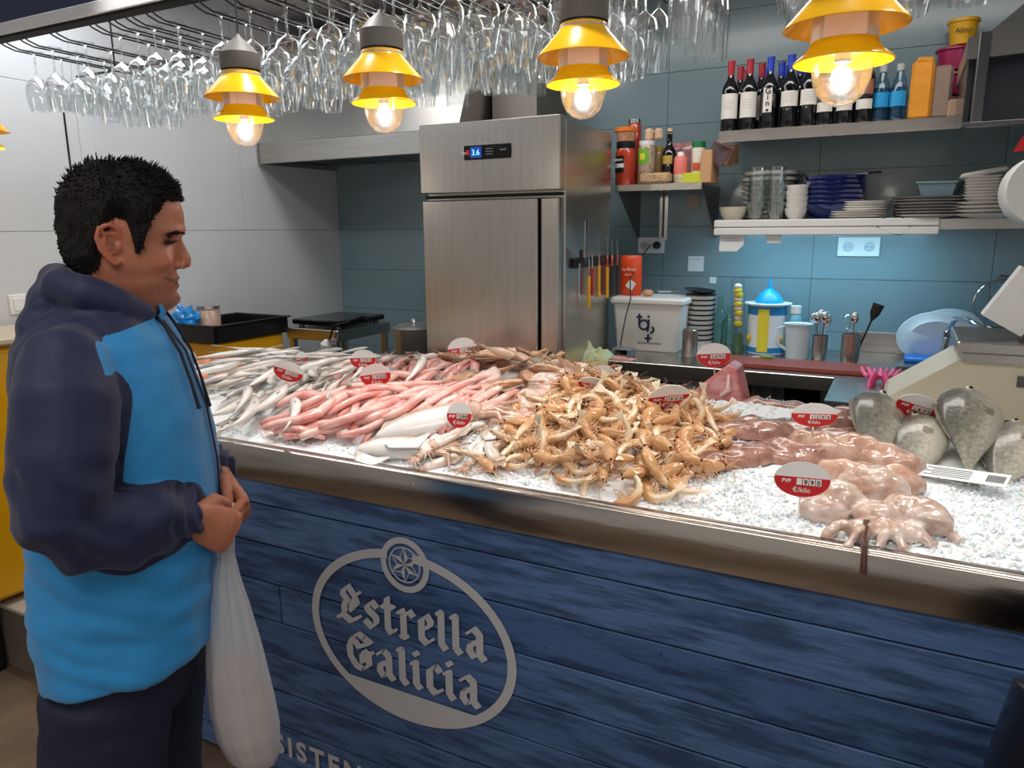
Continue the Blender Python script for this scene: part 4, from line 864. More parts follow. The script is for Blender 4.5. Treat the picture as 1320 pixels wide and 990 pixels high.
wrap(tw + .0015, -108, -76, .01, th * .93, mat('stripe_yellow', srgb(226, 212, 60), .4), 'yellow_stripe', tn)
for a in (-140, -38):
    b = B().ball(((tw) * math.cos(R(a)), tw * math.sin(R(a)), th * .30), (.016, .016, .022), 10); b.build('printed_fruit', mat('fruit_print', srgb(196, 160, 50), .5), tn)
B().lathe([(tw * 1.02, th), (tw * 1.22, th + .003), (tw * 1.22, th + .008), (0, th + .008)], n=28).build('lid', white, tn)
fn_ = thing('funnel', 'bright blue plastic funnel upside down on the tin', 'funnel', tc_ + Vector((.005, 0, th + .008)))
B().lathe([(.066, 0), (.066, .006), (.060, .02), (.045, .045), (.022, .062), (.010, .07), (.006, .115), (0, .115)], n=24).build('cone', mat('funnel_blue', srgb(20, 160, 220), .35), fn_)
# white jug, spray bottle
jg = thing('white_jug', 'white plastic measuring jug with a handle on the worktop', 'jug', stand(1028, 3.66)); jh = at(1028, 418, 3.66).z - WT
B().lathe([(.046, 0), (.048, .004), (.058, jh), (.066, jh + .004), (.056, jh - .002), (.044, .01), (0, .01)], n=24).build('body', mat('jug_white', srgb(206, 218, 228), .4), jg)
B().tube([(-.054, -.01, jh - .01), (-.085, -.02, jh - .02), (-.083, -.02, jh * .4), (-.05, -.01, jh * .25)], .007, 8).build('handle', MT['jug_white'], jg)
sb = thing('squeeze_bottle', 'pale blue capped bottle standing behind the white jug', 'bottle', stand(1023, 3.78)); sh = at(1023, 394, 3.78).z - WT
B().lathe([(.028, 0), (.03, .005), (.03, sh * .72), (.022, sh * .82), (.020, sh * .83)], n=18).build('body', mat('pale_blue', srgb(120, 180, 205), .3), sb); B().lathe([(.024, sh * .84), (.026, sh), (0, sh)], n=18).build('cap', white, sb)
# cutlery holders
def cutlery(px, Y, r_, h_, name, label, m_, tools, ref=440):
    t = thing(name, label, 'holder', stand(px, Y, ref=ref)); B().lathe([(r_ * .85, 0), (r_, .004 + h_ * .2), (r_, h_ - .01), (r_ * 1.06, h_ - .004), (r_ * 1.06, h_), (r_ * .94, h_), (r_ * .9, h_ * .5), (0, .01)], n=22).build('pot', m_, t)
    for i, (kind, dx, dy, L_, hd_) in enumerate(tools):
        p0 = Vector((dx * .2, dy * .2, .015)); p1 = Vector((dx, dy, L_)); d = (p1 - p0).normalized(); base = t.location
        if kind == 'spoon':
            o = thing('serving_spoon', 'steel spoon standing in the ' + hd_, 'spoon', base, group='spoons in the ' + hd_); B().tube([p0, p1], [.003, .0035], 6).build('handle', chrome, o); B().ball(tuple(p1 + d * .02), (.017, .006, .026), 10).build('bowl', chrome, o)
        elif kind == 'whisk':
            o = thing('whisk', 'wire whisk standing in the ' + hd_, 'whisk', base); B().tube([p0, p1 - d * .03], .004, 6).build('handle', chrome, o)
            for k in range(3):
                a = k * PI / 3; B().tube([p1 - d * .03] + [p1 + d * (.035 * (1 - math.cos(q))) * 1.0 - d * .03 + Vector((math.cos(a), math.sin(a), 0)) * .022 * math.sin(q) for q in [PI * j / 4 for j in range(1, 8)] if True], .0009, 4).build('wire', chrome, o)
        else:
            o = thing('spatula', 'black spatula leaning in the ' + hd_, 'spatula', base); B().tube([p0, p1], [.004, .005], 6).build('handle', black, o); B().tube([p1, p1 + d * .03, p1 + d * .075], [(.006, .003), (.02, .003), (.024, .002)], 8, up=(0, 1, 0)).build('blade', black, o)
    return t
cutlery(1057, 3.66, .034, .115, 'steel_pot', 'ribbed steel pot full of serving spoons on the worktop', steel_h, [('spoon', -.03, .0, .17, 'ribbed steel pot'), ('spoon', -.005, .01, .185, 'ribbed steel pot'), ('spoon', .012, -.01, .18, 'ribbed steel pot'), ('spoon', .022, .012, .165, 'ribbed steel pot'), ('spoon', -.018, -.012, .175, 'ribbed steel pot')])
cutlery(1097, 3.60, .040, .135, 'steel_cylinder', 'tall steel cylinder holding a black spatula and whisk', steel, [('spatula', .075, .0, .20, 'tall steel cylinder'), ('whisk', -.02, .01, .18, 'tall steel cylinder'), ('spoon', .006, .01, .185, 'tall steel cylinder')])
# cutting board
c0, c1 = atz(945, 464, WT + .02), atz(1083, 468, WT + .02)
cbd = B().box((0, 0, .011), (.62, .19, .022), bev=.004).build('cutting_board', mat('board_red', srgb(142, 66, 56), .45, var=.08, vs=20)); cbd.location = ((c0.x + c1.x) / 2 + .02, 3.40, WT); tag(cbd, 'reddish brown plastic cutting board along the worktop edge', 'board')
kn = thing('green_peeler', 'small green and white peeler lying on the cutting board', 'peeler', (at(990, 455, 3.45).x, 3.45, WT + .024)); B().tube([(-.04, 0, .006), (0, 0, .007), (.03, 0, .006)], [.004, .007, .005], 8).build('handle', mat('green_pl', srgb(120, 170, 60), .4), kn); B().box((-.05, 0, .004), (.035, .012, .003)).build('blade', white, kn)
# plates leaning by the sink, blue tray
pm = mat('pale_blue_plastic', srgb(196, 216, 228), .3)
for i, (px, py, r_, Y, lab) in enumerate(((1205, 437, .155, 3.86, 'pale blue oval platter leaning on the splashback in front'), (1222, 432, .15, 3.91, 'pale blue lidded dish leaning behind the oval platter'))):
    c = at(px, py, Y); t = thing('oval_platter', lab, 'platter', c, (R(-76), 0, R(6)))
    B().lathe([(0, -.004), (r_ * .7, -.004), (r_ * .78, .006), (r_, .016), (r_ * 1.01, .02), (r_ * .98, .02), (r_ * .76, .012), (0, .004)], n=40, sy=.80).build('plate', pm, t)
    if i: 
        for sg in (-1, 1): B().tube([(sg * r_ * .97, -.03, .01), (sg * r_ * 1.17, -.02, .01), (sg * r_ * 1.17, .03, .01), (sg * r_ * .97, .04, .01)], .007, 8).build('handle', pm, t)
o = B().box((0, 0, .012), (.22, .12, .024), bev=.006).build('blue_tray', mat('bright_blue', srgb(20, 110, 200), .35)); pq = atz(1195, 472, WT); o.location = (pq.x + .02, 3.80, WT); tag(o, 'bright blue plastic lid lying under the pale blue platters', 'tray')
# strainer hanging on the wall, right
c = at(1292, 392, 3.95); t = thing('wire_strainer', 'round wire strainer hanging on the blue tiled wall behind the scale display', 'strainer', c)
B().tube([(.11 * math.cos(a) * 1, 0, .11 * math.sin(a)) for a in [2 * PI * i / 28 for i in range(29)]], .005, 6).build('rim', chrome, t); b = B()
for i in range(-9, 10):
    h_ = math.sqrt(max(0, .108 ** 2 - (i * .0115) ** 2)); b.tube([(i * .0115, .01, -h_), (i * .0115, .012, h_)], .0006, 3).tube([(-h_, .01, i * .0115), (h_, .012, i * .0115)], .0006, 3)
b.build('mesh', chrome, t, smooth=False); B().tube([(-.03, 0, .11), (-.02, 0, .125), (.10, 0, .12)], .004, 6).build('hook', steel_dk, t)
# ------------------------------------------------------------ scale
sc = thing('shop_scale', 'large cream shop scale with a steel pan behind the sea breams', 'scale', (.36, 2.52, .9))
sz = lambda px, py, Y=2.40: at(px, py, Y)
A0, A1, A2, A3 = sz(1143, 514), sz(1236, 464), sz(1330, 468), sz(1330, 543)
A2.x += .25; A3.x += .25; lowz = sz(1150, 516).z; pf = [(A0.x - .01, lowz - .01), (A0.x + .0, lowz + .008), (A1.x, A1.z), (A2.x, A1.z), (A2.x, lowz - .035), (A0.x + .14, lowz - .025)]
part(B().prism(pf, 0, .30, Matrix(((1, 0, 0, 0), (0, 0, 1, 2.40), (0, 1, 0, 0), (0, 0, 0, 1)))), 'body', cream, sc, smooth=False)
part(B().box(((A1.x + A2.x) / 2 + .005, 2.545, A1.z + .012), (A2.x - A1.x - .0, .33, .022)).box(((A1.x + A2.x) / 2 + .005, 2.545, A1.z + .042), (A2.x - A1.x + .03, .37, .03), bev=.004), 'pan', steel_h, sc, smooth=False)
part(B().box((A1.x - .05, 2.42, (A0.z + A1.z) / 2 + .018), (.22, .02, .004), ry=-.72), 'guard', glass('acrylic', (.95, .97, .97, 1), (.6, .7, .7, 1)), sc, smooth=False)
for x in (A0.x + .2, A2.x - .06): part(B().lathe([(.02, .9), (.02, lowz - .02)], (x, 2.47, 0), 12), 'foot', black, sc)
for x in (A0.x + .2, A2.x - .06): part(B().lathe([(.02, .9), (.02, lowz - .02)], (x, 2.66, 0), 12), 'foot', black, sc)
bs_ = B().box((.42, 2.63, .888), (.76, .2, .022)); part(bs_, 'base_plate', black, sc, smooth=False)
part(B().box((sz(1318, 480).x, 2.396, sz(1318, 492).z), (.02, .004, .03)), 'badge', steel_dk, sc, smooth=False)
hx = sz(1312, 380).x
hp = [sz(1268, 408), sz(1320, 344), sz(1375, 380), sz(1318, 436)]
part(B().prism([(q.x, q.z) for q in (hp[0], hp[3], hp[2], hp[1])], 0, .07, Matrix(((1, 0, 0, 0), (0, 0, 1, 2.43), (0, 1, 0, 0), (0, 0, 0, 1)))), 'display_head', white, sc, smooth=False)
part(B().tube([(sz(1318, 425).x + .02, 2.5, A1.z + .01), (sz(1318, 425).x + .02, 2.5, sz(1318, 415).z)], .018, 10), 'neck', steel_dk, sc)
rl_ = thing('towel_roll', 'big white roll seen at the right edge above the scale', 'roll', at(1345, 245, 2.9)); B().lathe([(.02, -.11), (.108, -.11), (.112, -.1), (.112, .1), (.108, .11), (.02, .11)], n=32, axis=(0, 1, 0)).build('paper', white, rl_); B().tube([(0, -.13, 0), (0, .9, 0)], .012, 8).build('spindle', steel_dk, rl_)
rc = thing('red_cloth', 'red cloth corner hanging at the right edge below the smoked hood', 'cloth', at(1322, 175, 3.05)); B().add([(-.03, 0, -.05), (.03, 0, -.045), (.06, .01, .03), (.01, 0, .035), (0, .02, .0)], [(0, 1, 2, 3), (0, 3, 4), (1, 4, 2)]).build('fabric', mat('red_cloth', srgb(200, 30, 36), .8), rc)

# ------------------------------------------------------------ knives on the fridge side
kx = FX1 + .004
kr = thing('knife_rack', 'black magnetic knife rail on the right side of the fridge', 'rack', (kx, 3.32, at(760, 336, 3.3).z)); zr = atx(762, 337, kx).z
o = B().box((.008, 0, 0), (.016, .52, .045), bev=.003).build('rail', black, kr); kr.location.z = zr
ky = mat('yellow_handle', srgb(236, 170, 20), .35)
def knife(py_, ptop, pbot, ptip, hm, lab, bw=.014, px=0):
    y = atx(px, 340, kx).y; z0, z1 = atx(px, ptop, kx).z, atx(px, pbot, kx).z; zt_ = atx(px, ptip, kx).z
    t = thing('kitchen_knife', lab, 'knife', (kx + .019, y, z0)); B().tube([(.006, 0, 0), (.006, 0, (z1 - z0) * .5), (.006, .003, (z1 - z0))], [(.012, .008), (.010, .007), (.012, .008)], 8, up=(1, 0, 0)).build('handle', hm, t)
    B().prism([(-bw / 2, 0), (bw / 2, 0), (bw / 2, (zt_ - z0) * .7), (-bw / 2, (zt_ - z0))], 0, .002, Matrix(((0, 0, 1, .004), (1, 0, 0, 0), (0, 1, 0, 0), (0, 0, 0, 1)))).build('blade', chrome, t, smooth=False)
rdk = mat('red_handle', srgb(180, 30, 30), .4); brk = mat('brown_handle', srgb(60, 36, 30), .5)
for a in ((0, 356, 396, 330, ky, 'small yellow handled knife hanging lowest nearest the fridge front', .012, 753), (0, 345, 380, 325, rdk, 'red handled knife between the yellow ones on the rail', .012, 757), (0, 342, 382, 304, ky, 'left one of the two upright yellow handled knives', .014, 766), (0, 344, 383, 306, ky, 'right one of the two upright yellow handled knives', .014, 777), (0, 342, 380, 310, brk, 'dark brown handled knife right of the yellow ones', .02, 783), (0, 342, 378, 308, brk, 'dark brown handled knife at the back end of the rail', .02, 790)):
    knife(*a)
t = thing('long_tongs', 'long steel tongs hanging from the left end of the knife rail', 'tongs', (kx + .02, atx(747, 335, kx).y, zr)); z1, z2 = atx(747, 284, kx).z - zr, atx(740, 400, kx).z - zr
B().tube([(.01, -.006, z1), (.01, -.012, 0)], .004, 6).build('arm', chrome, t); B().tube([(.01, .006, z1), (.01, .004, 0)], .004, 6).build('arm', chrome, t); B().tube([(.01, 0, z1), (.01, 0, z1 - .03)], [(.011, .004), (.006, .004)], 8).build('loop', black, t)
t = thing('carving_knife', 'long thin steel blade hanging left of the yellow knives', 'knife', (kx + .02, atx(741, 340, kx).y, zr)); B().tube([(.004, 0, .01), (.004, -.004, z2 * .6), (.004, -.012, z2)], [(.010, .001), (.009, .001), (.001, .001)], 6, up=(1, 0, 0)).build('blade', chrome, t); B().tube([(.01, 0, 0), (.01, 0, .06)], .009, 8).build('handle', black, t)
# ------------------------------------------------------------ sockets and papers on the wall
def socket(px, py, w_, h_, n, label, plug=None, Y=YB - .003):
    c = at(px, py, Y); t = thing('wall_socket', label, 'socket', c); B().box((0, -.006, 0), (w_, .012, h_), bev=.002).build('plate', white, t)
    for i in range(n):
        x = (i - (n - 1) / 2) * w_ / n; B().lathe([(.022, 0), (.024, .003), (.018, .0035), (.017, .0008), (0, .0008)], (x, -.012, 0), 20, axis=(0, -1, 0)).build('outlet', mat('socket_grey', srgb(190, 200, 204), .4), t)
        bb = B()
        for dx in (-.008, .008): bb.lathe([(.0028, 0), (.0028, .004)], (x + dx, -.011, 0), 8, axis=(0, -1, 0))
        bb.build('pin_hole', black, t)
    if plug is not None: B().lathe([(.02, 0), (.02, .02), (.012, .045), (.006, .05)], ((plug - (n - 1) / 2) * w_ / n, -.016, 0), 14, axis=(0, -1, 0)).build('plug', black, t)
    return t
socket(840, 316, .145, .085, 2, 'double white wall socket with a black plug beside the orange packet', 1)
socket(1107, 318, .185, .092, 2, 'double wall socket on the blue tiles below the strip light')
socket(727, 130, .08, .08, 1, 'white wall socket high above the fridge top')
socket(990, 503, .16, .10, 2, 'dark socket box in the shadow below the worktop', Y=3.90)
def sheet(px, py, w_, h_, label, Y=YB - .004, rz=0, lines=3, cut=0):
    t = thing('paper_note', label, 'paper', at(px, py, Y), (0, rz, 0))
    B().prism([(-w_ / 2, -h_ / 2), (w_ / 2 - cut, -h_ / 2), (w_ / 2, -h_ / 2 + cut), (w_ / 2, h_ / 2), (-w_ / 2, h_ / 2)], 0, .0012, RXY).build('sheet', paper, t, smooth=False); b = B()
    for i in range(lines): b.box((-.004 * (i % 2), -.0018, h_ * (.3 - .14 * i)), (w_ * .6, .0006, .002))
    if lines: b.build('pencil_lines', mat('pencil', srgb(150, 152, 160), .8), t, smooth=False)
sheet(897, 340, .085, .08, 'small square white note on the tiles above the bowls', lines=1)
sheet(919, 361, .035, .035, 'tiny white paper tag on the tiles right of the bowls', lines=0)
sheet(943, 311, .112, .095, 'white paper with a cut corner hanging from the left end of the strip light', 3.66, lines=3, cut=.03)
sheet(998, 305, .065, .058, 'small white note hanging from the strip light above the funnel', 3.66, lines=1)
t = thing('wall_bracket_plate', 'small beige pointed plate on the wall under the jar shelf', 'plate', at(894, 262, YB - .006)); B().prism([(-.035, .045), (.035, .045), (.035, -.02), (.012, -.03), (0, -.05), (-.016, -.035), (-.035, -.022)], 0, .006, RXY).build('plate', mat('beige_pl', srgb(170, 160, 150), .5), t)
# ------------------------------------------------------------ bottles on the upper shelf
bg = mat('bottle_dark', srgb(14, 16, 20), .06, coat=1); zb_ = BSZ
capc = {'r': mat('cap_red', srgb(176, 34, 48), .3), 'b': mat('cap_blue', srgb(34, 66, 190), .3), 'k': mat('cap_black', srgb(20, 18, 20), .3)}
lab_m = mat('wine_label', srgb(222, 218, 210), .6); cop = mat('copper_label', srgb(176, 112, 84), .5, col2=srgb(140, 84, 66), vs=30)
def wine(px, Y, cap, style, label, h_=.31, r_=.038):
    x = at(px, 168, Y).x; t = thing('wine_bottle', label, 'bottle', (x, Y, zb_)); B().lathe([(0, 0)] + wine_prof(r_, h_), n=20).build('glass', bg, t); B().lathe([(r_ * .40, h_ * .80), (r_ * .41, h_ * .965), (r_ * .45, h_ * .97), (r_ * .45, h_ * 1.0), (0, h_ * 1.003)], n=16).build('capsule', capc[cap], t)
    if style == 'full': l_ = wrap(r_ + .0006, -150, -15, .055, .165, lab_m, 'paper_label', t, 14); wide = .04
    elif style == 'mid': l_ = wrap(r_ + .0006, -150, -15, .09, .155, lab_m, 'paper_label', t, 14)
    elif style == 'gin':
        l_ = wrap(r_ + .0006, -122, -62, .07, .175, lab_m, 'paper_label', t, 8)
        for i, c_ in enumerate('Gin'): text('letter', c_, .036, inkb, t, (-.0, -r_ - .0025, .150 - i * .026), ext=.0003, bold=.0004)
        B().lathe([(.006, 0), (.006, .001), (0, .001)], (0, -r_ - .001, .079), 12, axis=(0, -1, 0)).build('dot', inkb, t)
    elif style == 'cop': wrap(r_ + .0006, -150, -40, .055, .095, lab_m, 'lower_label', t, 12); wrap(r_ + .0006, -125, -40, .115, .175, cop, 'copper_label', t, 12); l_ = None
    else: l_ = None
    if style in ('full', 'mid'):
        b = B(); zc_ = .11 if style == 'full' else .122
        for i in range(4): b.grid(lambda u, v: ((r_ + .0012) * math.cos(R(-115 + 60 * u)), (r_ + .0012) * math.sin(R(-115 + 60 * u)), zc_ + .02 - i * .011 + .0015 * v), 6, 1)
        b.build('fine_print', mat('label_print', srgb(170, 165, 160), .7), t)
    return t
for a in ((939, 3.695, 'r', 'full', 'leftmost wine bottle with a red cap and tall cream label'), (963, 3.695, 'r', 'full', 'second front wine bottle from the left with a red cap'), (989, 3.695, 'b', 'gin', 'bottle with a blue cap and narrow vertical label reading Gin'),
          (1015, 3.695, 'b', 'mid', 'wine bottle with a blue cap and square cream label'), (1040, 3.695, 'k', 'mid', 'wine bottle with a black cap and cream label'), (1062, 3.695, 'k', 'cop', 'first bottle with a copper portrait label, behind the pendant bulb'), (1087, 3.695, 'k', 'cop', 'second bottle with a copper portrait label'), (1112, 3.695, 'k', 'cop', 'third bottle with a copper portrait label beside the water bottles'),
          (951, 3.84, 'r', '', 'red capped bottle in the back row between the first two'), (960, 3.93, 'r', '', 'red capped bottle deepest in the back row'), (978, 3.82, 'r', 'full', 'red capped bottle behind left of the Gin bottle'), (984, 3.92, 'b', '', 'blue capped bottle in the rear left of the Gin bottle'), (1003, 3.83, 'b', '', 'blue capped bottle right behind the Gin bottle'), (1008, 3.93, 'b', '', 'blue capped bottle in the rear right of the Gin bottle'),
          (1027, 3.82, 'b', '', 'blue capped bottle behind the square cream label'), (1033, 3.92, 'b', '', 'blue capped bottle in the rear behind the black capped one'), (1050, 3.84, 'r', '', 'red capped bottle behind the black capped one'), (1100, 3.86, 'k', '', 'black capped bottle in the rear behind the copper labels')): wine(*a)
wt = glass('water_blue', (.62, .84, .95, 1), (.2, .4, .5, 1)); wl_ = mat('water_label', srgb(30, 150, 210), .4)
for px, lab in ((1133, 'left clear blue water bottle'), (1155, 'right clear blue water bottle beside the orange packet')):
    t = thing('water_bottle', lab, 'bottle', (at(px, 160, 3.72).x, 3.72, zb_)); B().shell([(.0, .001), (.03, .002), (.036, .01), (.035, .05), (.037, .10), (.034, .13), (.028, .16), (.015, .19), (.014, .215)], n=20).build('bottle', wt, t); B().lathe([(.016, .205), (.017, .232), (0, .233)], n=16).build('cap', mat('cap_grey', srgb(176, 184, 186), .4), t); wrap(.038, -160, -40, .06, .12, wl_, 'label', t, 10); B().lathe([(.030, .005), (.0335, .05), (.0335, .10), (.03, .14), (.0, .145)], n=16).build('water', glass('water', (.45, .74, .9, 1), (.15, .35, .5, 1)), t)
t = thing('orange_carton', 'crumpled orange paper packet on the bottle shelf', 'packet', (at(1184, 155, 3.72).x, 3.72, zb_)); B().box((0, 0, .118), (.085, .06, .236), bev=.012).build('wrap', mat('orange_paper', srgb(228, 150, 40), .4, bump=1, bs=25, coat=.3), t); B().box((.004, -.01, .238), (.06, .03, .02), bev=.005, rz=.3).build('fold', MT['orange_paper'], t)
t = thing('clear_bag', 'clear wrapped brown packet next to the orange one on the shelf', 'packet', (at(1210, 155, 3.73).x, 3.73, zb_)); B().box((0, 0, .105), (.075, .055, .21), bev=.012).build('wrap', mat('brown_film', srgb(150, 128, 116), .25, bump=1, bs=20, coat=.5), t)
t = thing('small_box', 'small tan box at the right end of the bottle shelf', 'box', (at(1238, 150, 3.72).x, 3.72, zb_)); B().box((0, 0, .035), (.10, .08, .07), bev=.006).build('body', mat('tan_box', srgb(176, 146, 126), .6), t)
pt = mat('magenta_pl', srgb(160, 30, 84), .35); x_ = at(1226, 120, 3.9).x
z_ = zb_
for i, (r_, h_, m_, lab) in enumerate(((.075, .10, glass('pink_film', (.8, .55, .65, 1), (.4, .2, .3, 1)), 'clear pinkish tub at the bottom of the pile beside the smoked hood'), (.07, .09, pt, 'magenta tub in the middle of the pile beside the smoked hood'), (.072, .09, pt, 'upper magenta tub with a wide lid beside the smoked hood'))):
    t = thing('plastic_tub', lab, 'tub', (x_, 3.9, z_)); B().lathe([(r_ * .8, .002), (r_ * .95, h_ * .9)], n=20).build('tub', m_, t); B().lathe([(r_ * 1.05, h_ * .88), (r_ * 1.08, h_ * .9), (r_ * 1.06, h_ * .99), (0, h_)], n=20).build('lid', pt, t); z_ += h_ + .012
t = thing('yellow_tub', 'yellow tub on top of the magenta tubs at upper right', 'tub', (x_ + .02, 3.9, z_)); B().lathe([(.045, 0), (.056, .085), (.062, .088), (.062, .1), (0, .1)], n=20).build('tub', mat('tub_yellow', srgb(226, 170, 20), .4), t); text('lettering', 'Alino', .03, inkb, t, (0, -.060, .04), rot=(R(82), 0, 0))
# ------------------------------------------------------------ dishes
DZ = DSZ
def platestack(px, Y, r_, n, label, group, m_, dz=.012, h_=.018, name='plate', seg=32, sq=False, z0=None, jit=.003, ref=275, rim=None, rz=0):
    x = at(px, ref, Y).x; z_ = DZ if z0 is None else z0; p0 = None
    for i in range(n):
        prof = [(r_ * .55, 0), (r_ * .62, .003), (r_ * .97, h_ * .8), (r_, h_), (r_ * .97, h_), (r_ * .6, .007), (0, .006)]
        loc = (x + rnd.uniform(-jit, jit), Y + rnd.uniform(-jit, jit), z_ + i * dz)
        if i == 0:
            p0 = thing(name, label, 'plate', loc, rz, group)
            b = B().lathe([(q[0] * (1.25 if sq else 1), q[1]) for q in prof], n=4 if sq else seg)
            if sq: b.v = [tuple(Matrix.Rotation(PI / 4, 3, 'Z') @ Vector(v)) for v in b.v]
            b.build('dish', m_, p0)
            if rim: B().lathe([(r_ * .955, h_ * .9), (r_ * 1.004, h_), (r_ * 1.004, h_ + .0015), (r_ * .95, h_ + .001)], n=seg).build('rim', rim, p0)
        else: dup(p0, loc=loc)
    return x, z_ + (n - 1) * dz + h_
gp = mat('grey_plate', srgb(196, 196, 190), .2, coat=.4)
x, zt_ = platestack(988, 3.87, .125, 8, 'grey white plate in the tall stack behind the tumblers', 'plates behind the tumblers', gp, dz=.022, h_=.026)
for i in range(2):
    t = thing('large_plate', ('lower', 'upper')[i] + ' of the two broad plates topping the tall plate stack', 'plate', (x + .004 + .008 * i, 3.87, zt_ + i * .028 - .004)); B().lathe([(.09, 0), (.13, .012), (.132, .026), (.12, .026), (.0, .02)], n=36).build('dish', gp, t)
tg = glass('tumbler_glass', (.96, .98, .98, 1), (.80, .83, .84, 1), .05, 1.0, .12)
for px, n_, lab in ((975, 5, 'left'), (1000, 5, 'right')):
    p0 = None
    for i in range(n_):
        loc = (at(px, 260, 3.72).x, 3.72, DZ + i * .040)
        if not p0:
            p0 = thing('tumbler', 'stacked glass tumbler in the ' + lab + ' column before the grey plates', 'glass', loc, group='tumblers in the ' + lab + ' column'); B().shell([(0, .003), (.028, .003), (.031, .0), (.036, .04), (.043, .085), (.042, .085), (.035, .04), (.028, .008), (0, .008)], n=20).build('glass', tg, p0)
        else: dup(p0, loc=loc)
def bowls(px, Y, r_, n, dz, h_, label, group, m_, ref=270, name='bowl', cat='bowl'):
    p0 = None
    for i in range(n):
        loc = (at(px, ref, Y).x + rnd.uniform(-.003, .003), Y, DZ + i * dz)
        if not p0: p0 = thing(name, label, cat, loc, 0, group); B().lathe([(r_ * .5, 0), (r_ * .55, .004), (r_ * .85, h_ * .45), (r_, h_), (r_ * .95, h_), (r_ * .8, h_ * .5), (0, .01)], n=28).build('bowl', m_, p0)
        else: dup(p0, loc=loc)
bowls(945, 3.74, .066, 1, 0, .066, 'single cream bowl at the left end of the dish shelf', None, mat('cream_bowl', srgb(222, 216, 196), .3))
bowls(1026, 3.74, .052, 5, .026, .055, 'small white bowl in the stack right of the tumblers', 'small white bowls', ceramic, name='small_bowl')
navy = mat('navy_ceramic', srgb(30, 44, 110), .15, coat=.6)
bowls(1074, 3.80, .13, 7, .021, .07, 'navy blue bowl in the big stack on the dish shelf', 'navy blue bowls', navy, name='navy_bowl')
t = thing('table_knife', 'knife lying across the top of the navy bowls', 'knife', (at(1098, 232, 3.78).x, 3.78, DZ + 6 * .021 + .074), (0, R(-4), R(10))); B().box((0, 0, 0), (.13, .016, .004), bev=.001).build('blade', chrome, t); B().box((.09, 0, 0), (.06, .014, .01), bev=.003).build('handle', black, t)
platestack(1105, 3.76, .125, 3, 'broad white plate at the bottom of the low white stack', 'broad white plates', ceramic, dz=.010)
platestack(1112, 3.76, .105, 4, 'white plate on top of the low white stack beside the navy bowls', 'upper white plates', ceramic, dz=.010, z0=DZ + .032)
x, zt_ = platestack(1195, 3.76, .145, 7, 'white plate with a dark rim in the stack below the clear box', 'dark rimmed plates', ceramic, dz=.0125, rim=mat('rim_dark', srgb(44, 48, 60), .3), seg=30)
t = thing('clear_box', 'frosted plastic food box on top of the dark rimmed plates', 'box', (x + .04, 3.76, zt_ + .003)); B().lathe([(.105, 0), (.13, .05), (.14, .052), (.14, .058), (0, .058)], n=4, sx=.95, sy=.6).build('box', mat('frosted', srgb(150, 178, 190), .4), t, loc=(0, 0, 0), rot=(0, 0, 0))
b = t.children[0] if t.children else None
for c_ in C.objects:
    if c_.parent == t: c_.rotation_euler = (0, 0, PI / 4); c_.scale = (1, 1, 1)
x, zt_ = platestack(1272, 3.74, .15, 4, 'long white plate under the square dishes at the right of the dish shelf', 'long white plates', ceramic, dz=.016)
platestack(1265, 3.74, .075, 8, 'small square white dish stacked on the long plates', 'square white dishes', ceramic, dz=.0125, sq=True, z0=zt_, ref=245)
t = thing('tilted_dish', 'white square dish lying tilted on top of the square stack', 'dish', (at(1267, 230, 3.74).x, 3.74, zt_ + 8 * .0125 + .012), (0, R(-10), 0)); B().box((0, 0, .006), (.17, .13, .02), bev=.008).build('dish', ceramic, t)
q = [at(a, b, 3.64) for a, b in ((1155, 268), (1136, 284), (1130, 292), (1148, 301), (1160, 303), (1170, 298), (1175, 288), (1160, 278))]
cb = B().tube(q, .0022, 6).build('loose_cable', black); tag(cb, 'thin black cable loop hanging over the strip light', 'cable')
t = thing('tangled_plug', 'small dark tangled plug before the dark rimmed plates', 'plug', (at(1157, 276, 3.7).x, 3.70, DZ)); b = B()
for i in range(5): b.ball((.012 * nz(i, 3), .01 * nz(i, 9), .02 + .012 * i), (.018, .015, .012), 8)
b.build('plug', black, t)
# ------------------------------------------------------------ jars on the jar shelf
jz = JSZ; rd = mat('red_sauce', srgb(176, 52, 30), .25, coat=.6, var=.1, vs=20); jarg = glass('jar_glass', (.9, .9, .88, 1), (.5, .5, .5, 1))
J = lambda px, Y: at(px, 220, Y).x
t = thing('red_jar', 'large jar of red paste with a black lid at the left of the jar shelf', 'jar', (J(806, 3.68), 3.68, jz)); B().lathe([(.045, 0), (.05, .006), (.05, .155), (.042, .18)], n=24).build('jar', rd, t); B().lathe([(.044, .178), (.046, .182), (.046, .21), (0, .212)], n=24).build('lid', black, t)
wrap(.0512, -150, -80, .06, .14, black, 'label', t, 8); wrap(.0518, -150, -80, .085, .105, white, 'label_band', t, 8); text('lettering', 'Saleme', .020, white, t, (-.02, -.0512, .117), rot=(PI / 2, 0, R(-22)), bold=.0004)
t = thing('orange_lid_tub', 'small tub with an orange lid on top of the red jar', 'tub', (J(806, 3.68), 3.68, jz + .212)); B().lathe([(.04, 0), (.052, .05)], n=22).build('tub', mat('tub_tan', srgb(190, 140, 110), .4, var=.2, vs=40), t); B().lathe([(.056, .045), (.058, .062), (.05, .066), (0, .066)], n=22).build('lid', mat('lid_orange', srgb(232, 120, 34), .4), t)
t = thing('little_jar', 'little red jar with a metal lid behind the orange lid', 'jar', (J(817, 3.8), 3.80, jz)); B().lathe([(.03, 0), (.034, .01), (.034, .30), (.03, .31)], n=18).build('jar', rd, t); B().lathe([(.033, .31), (.034, .33), (0, .331)], n=18).build('lid', chrome, t)
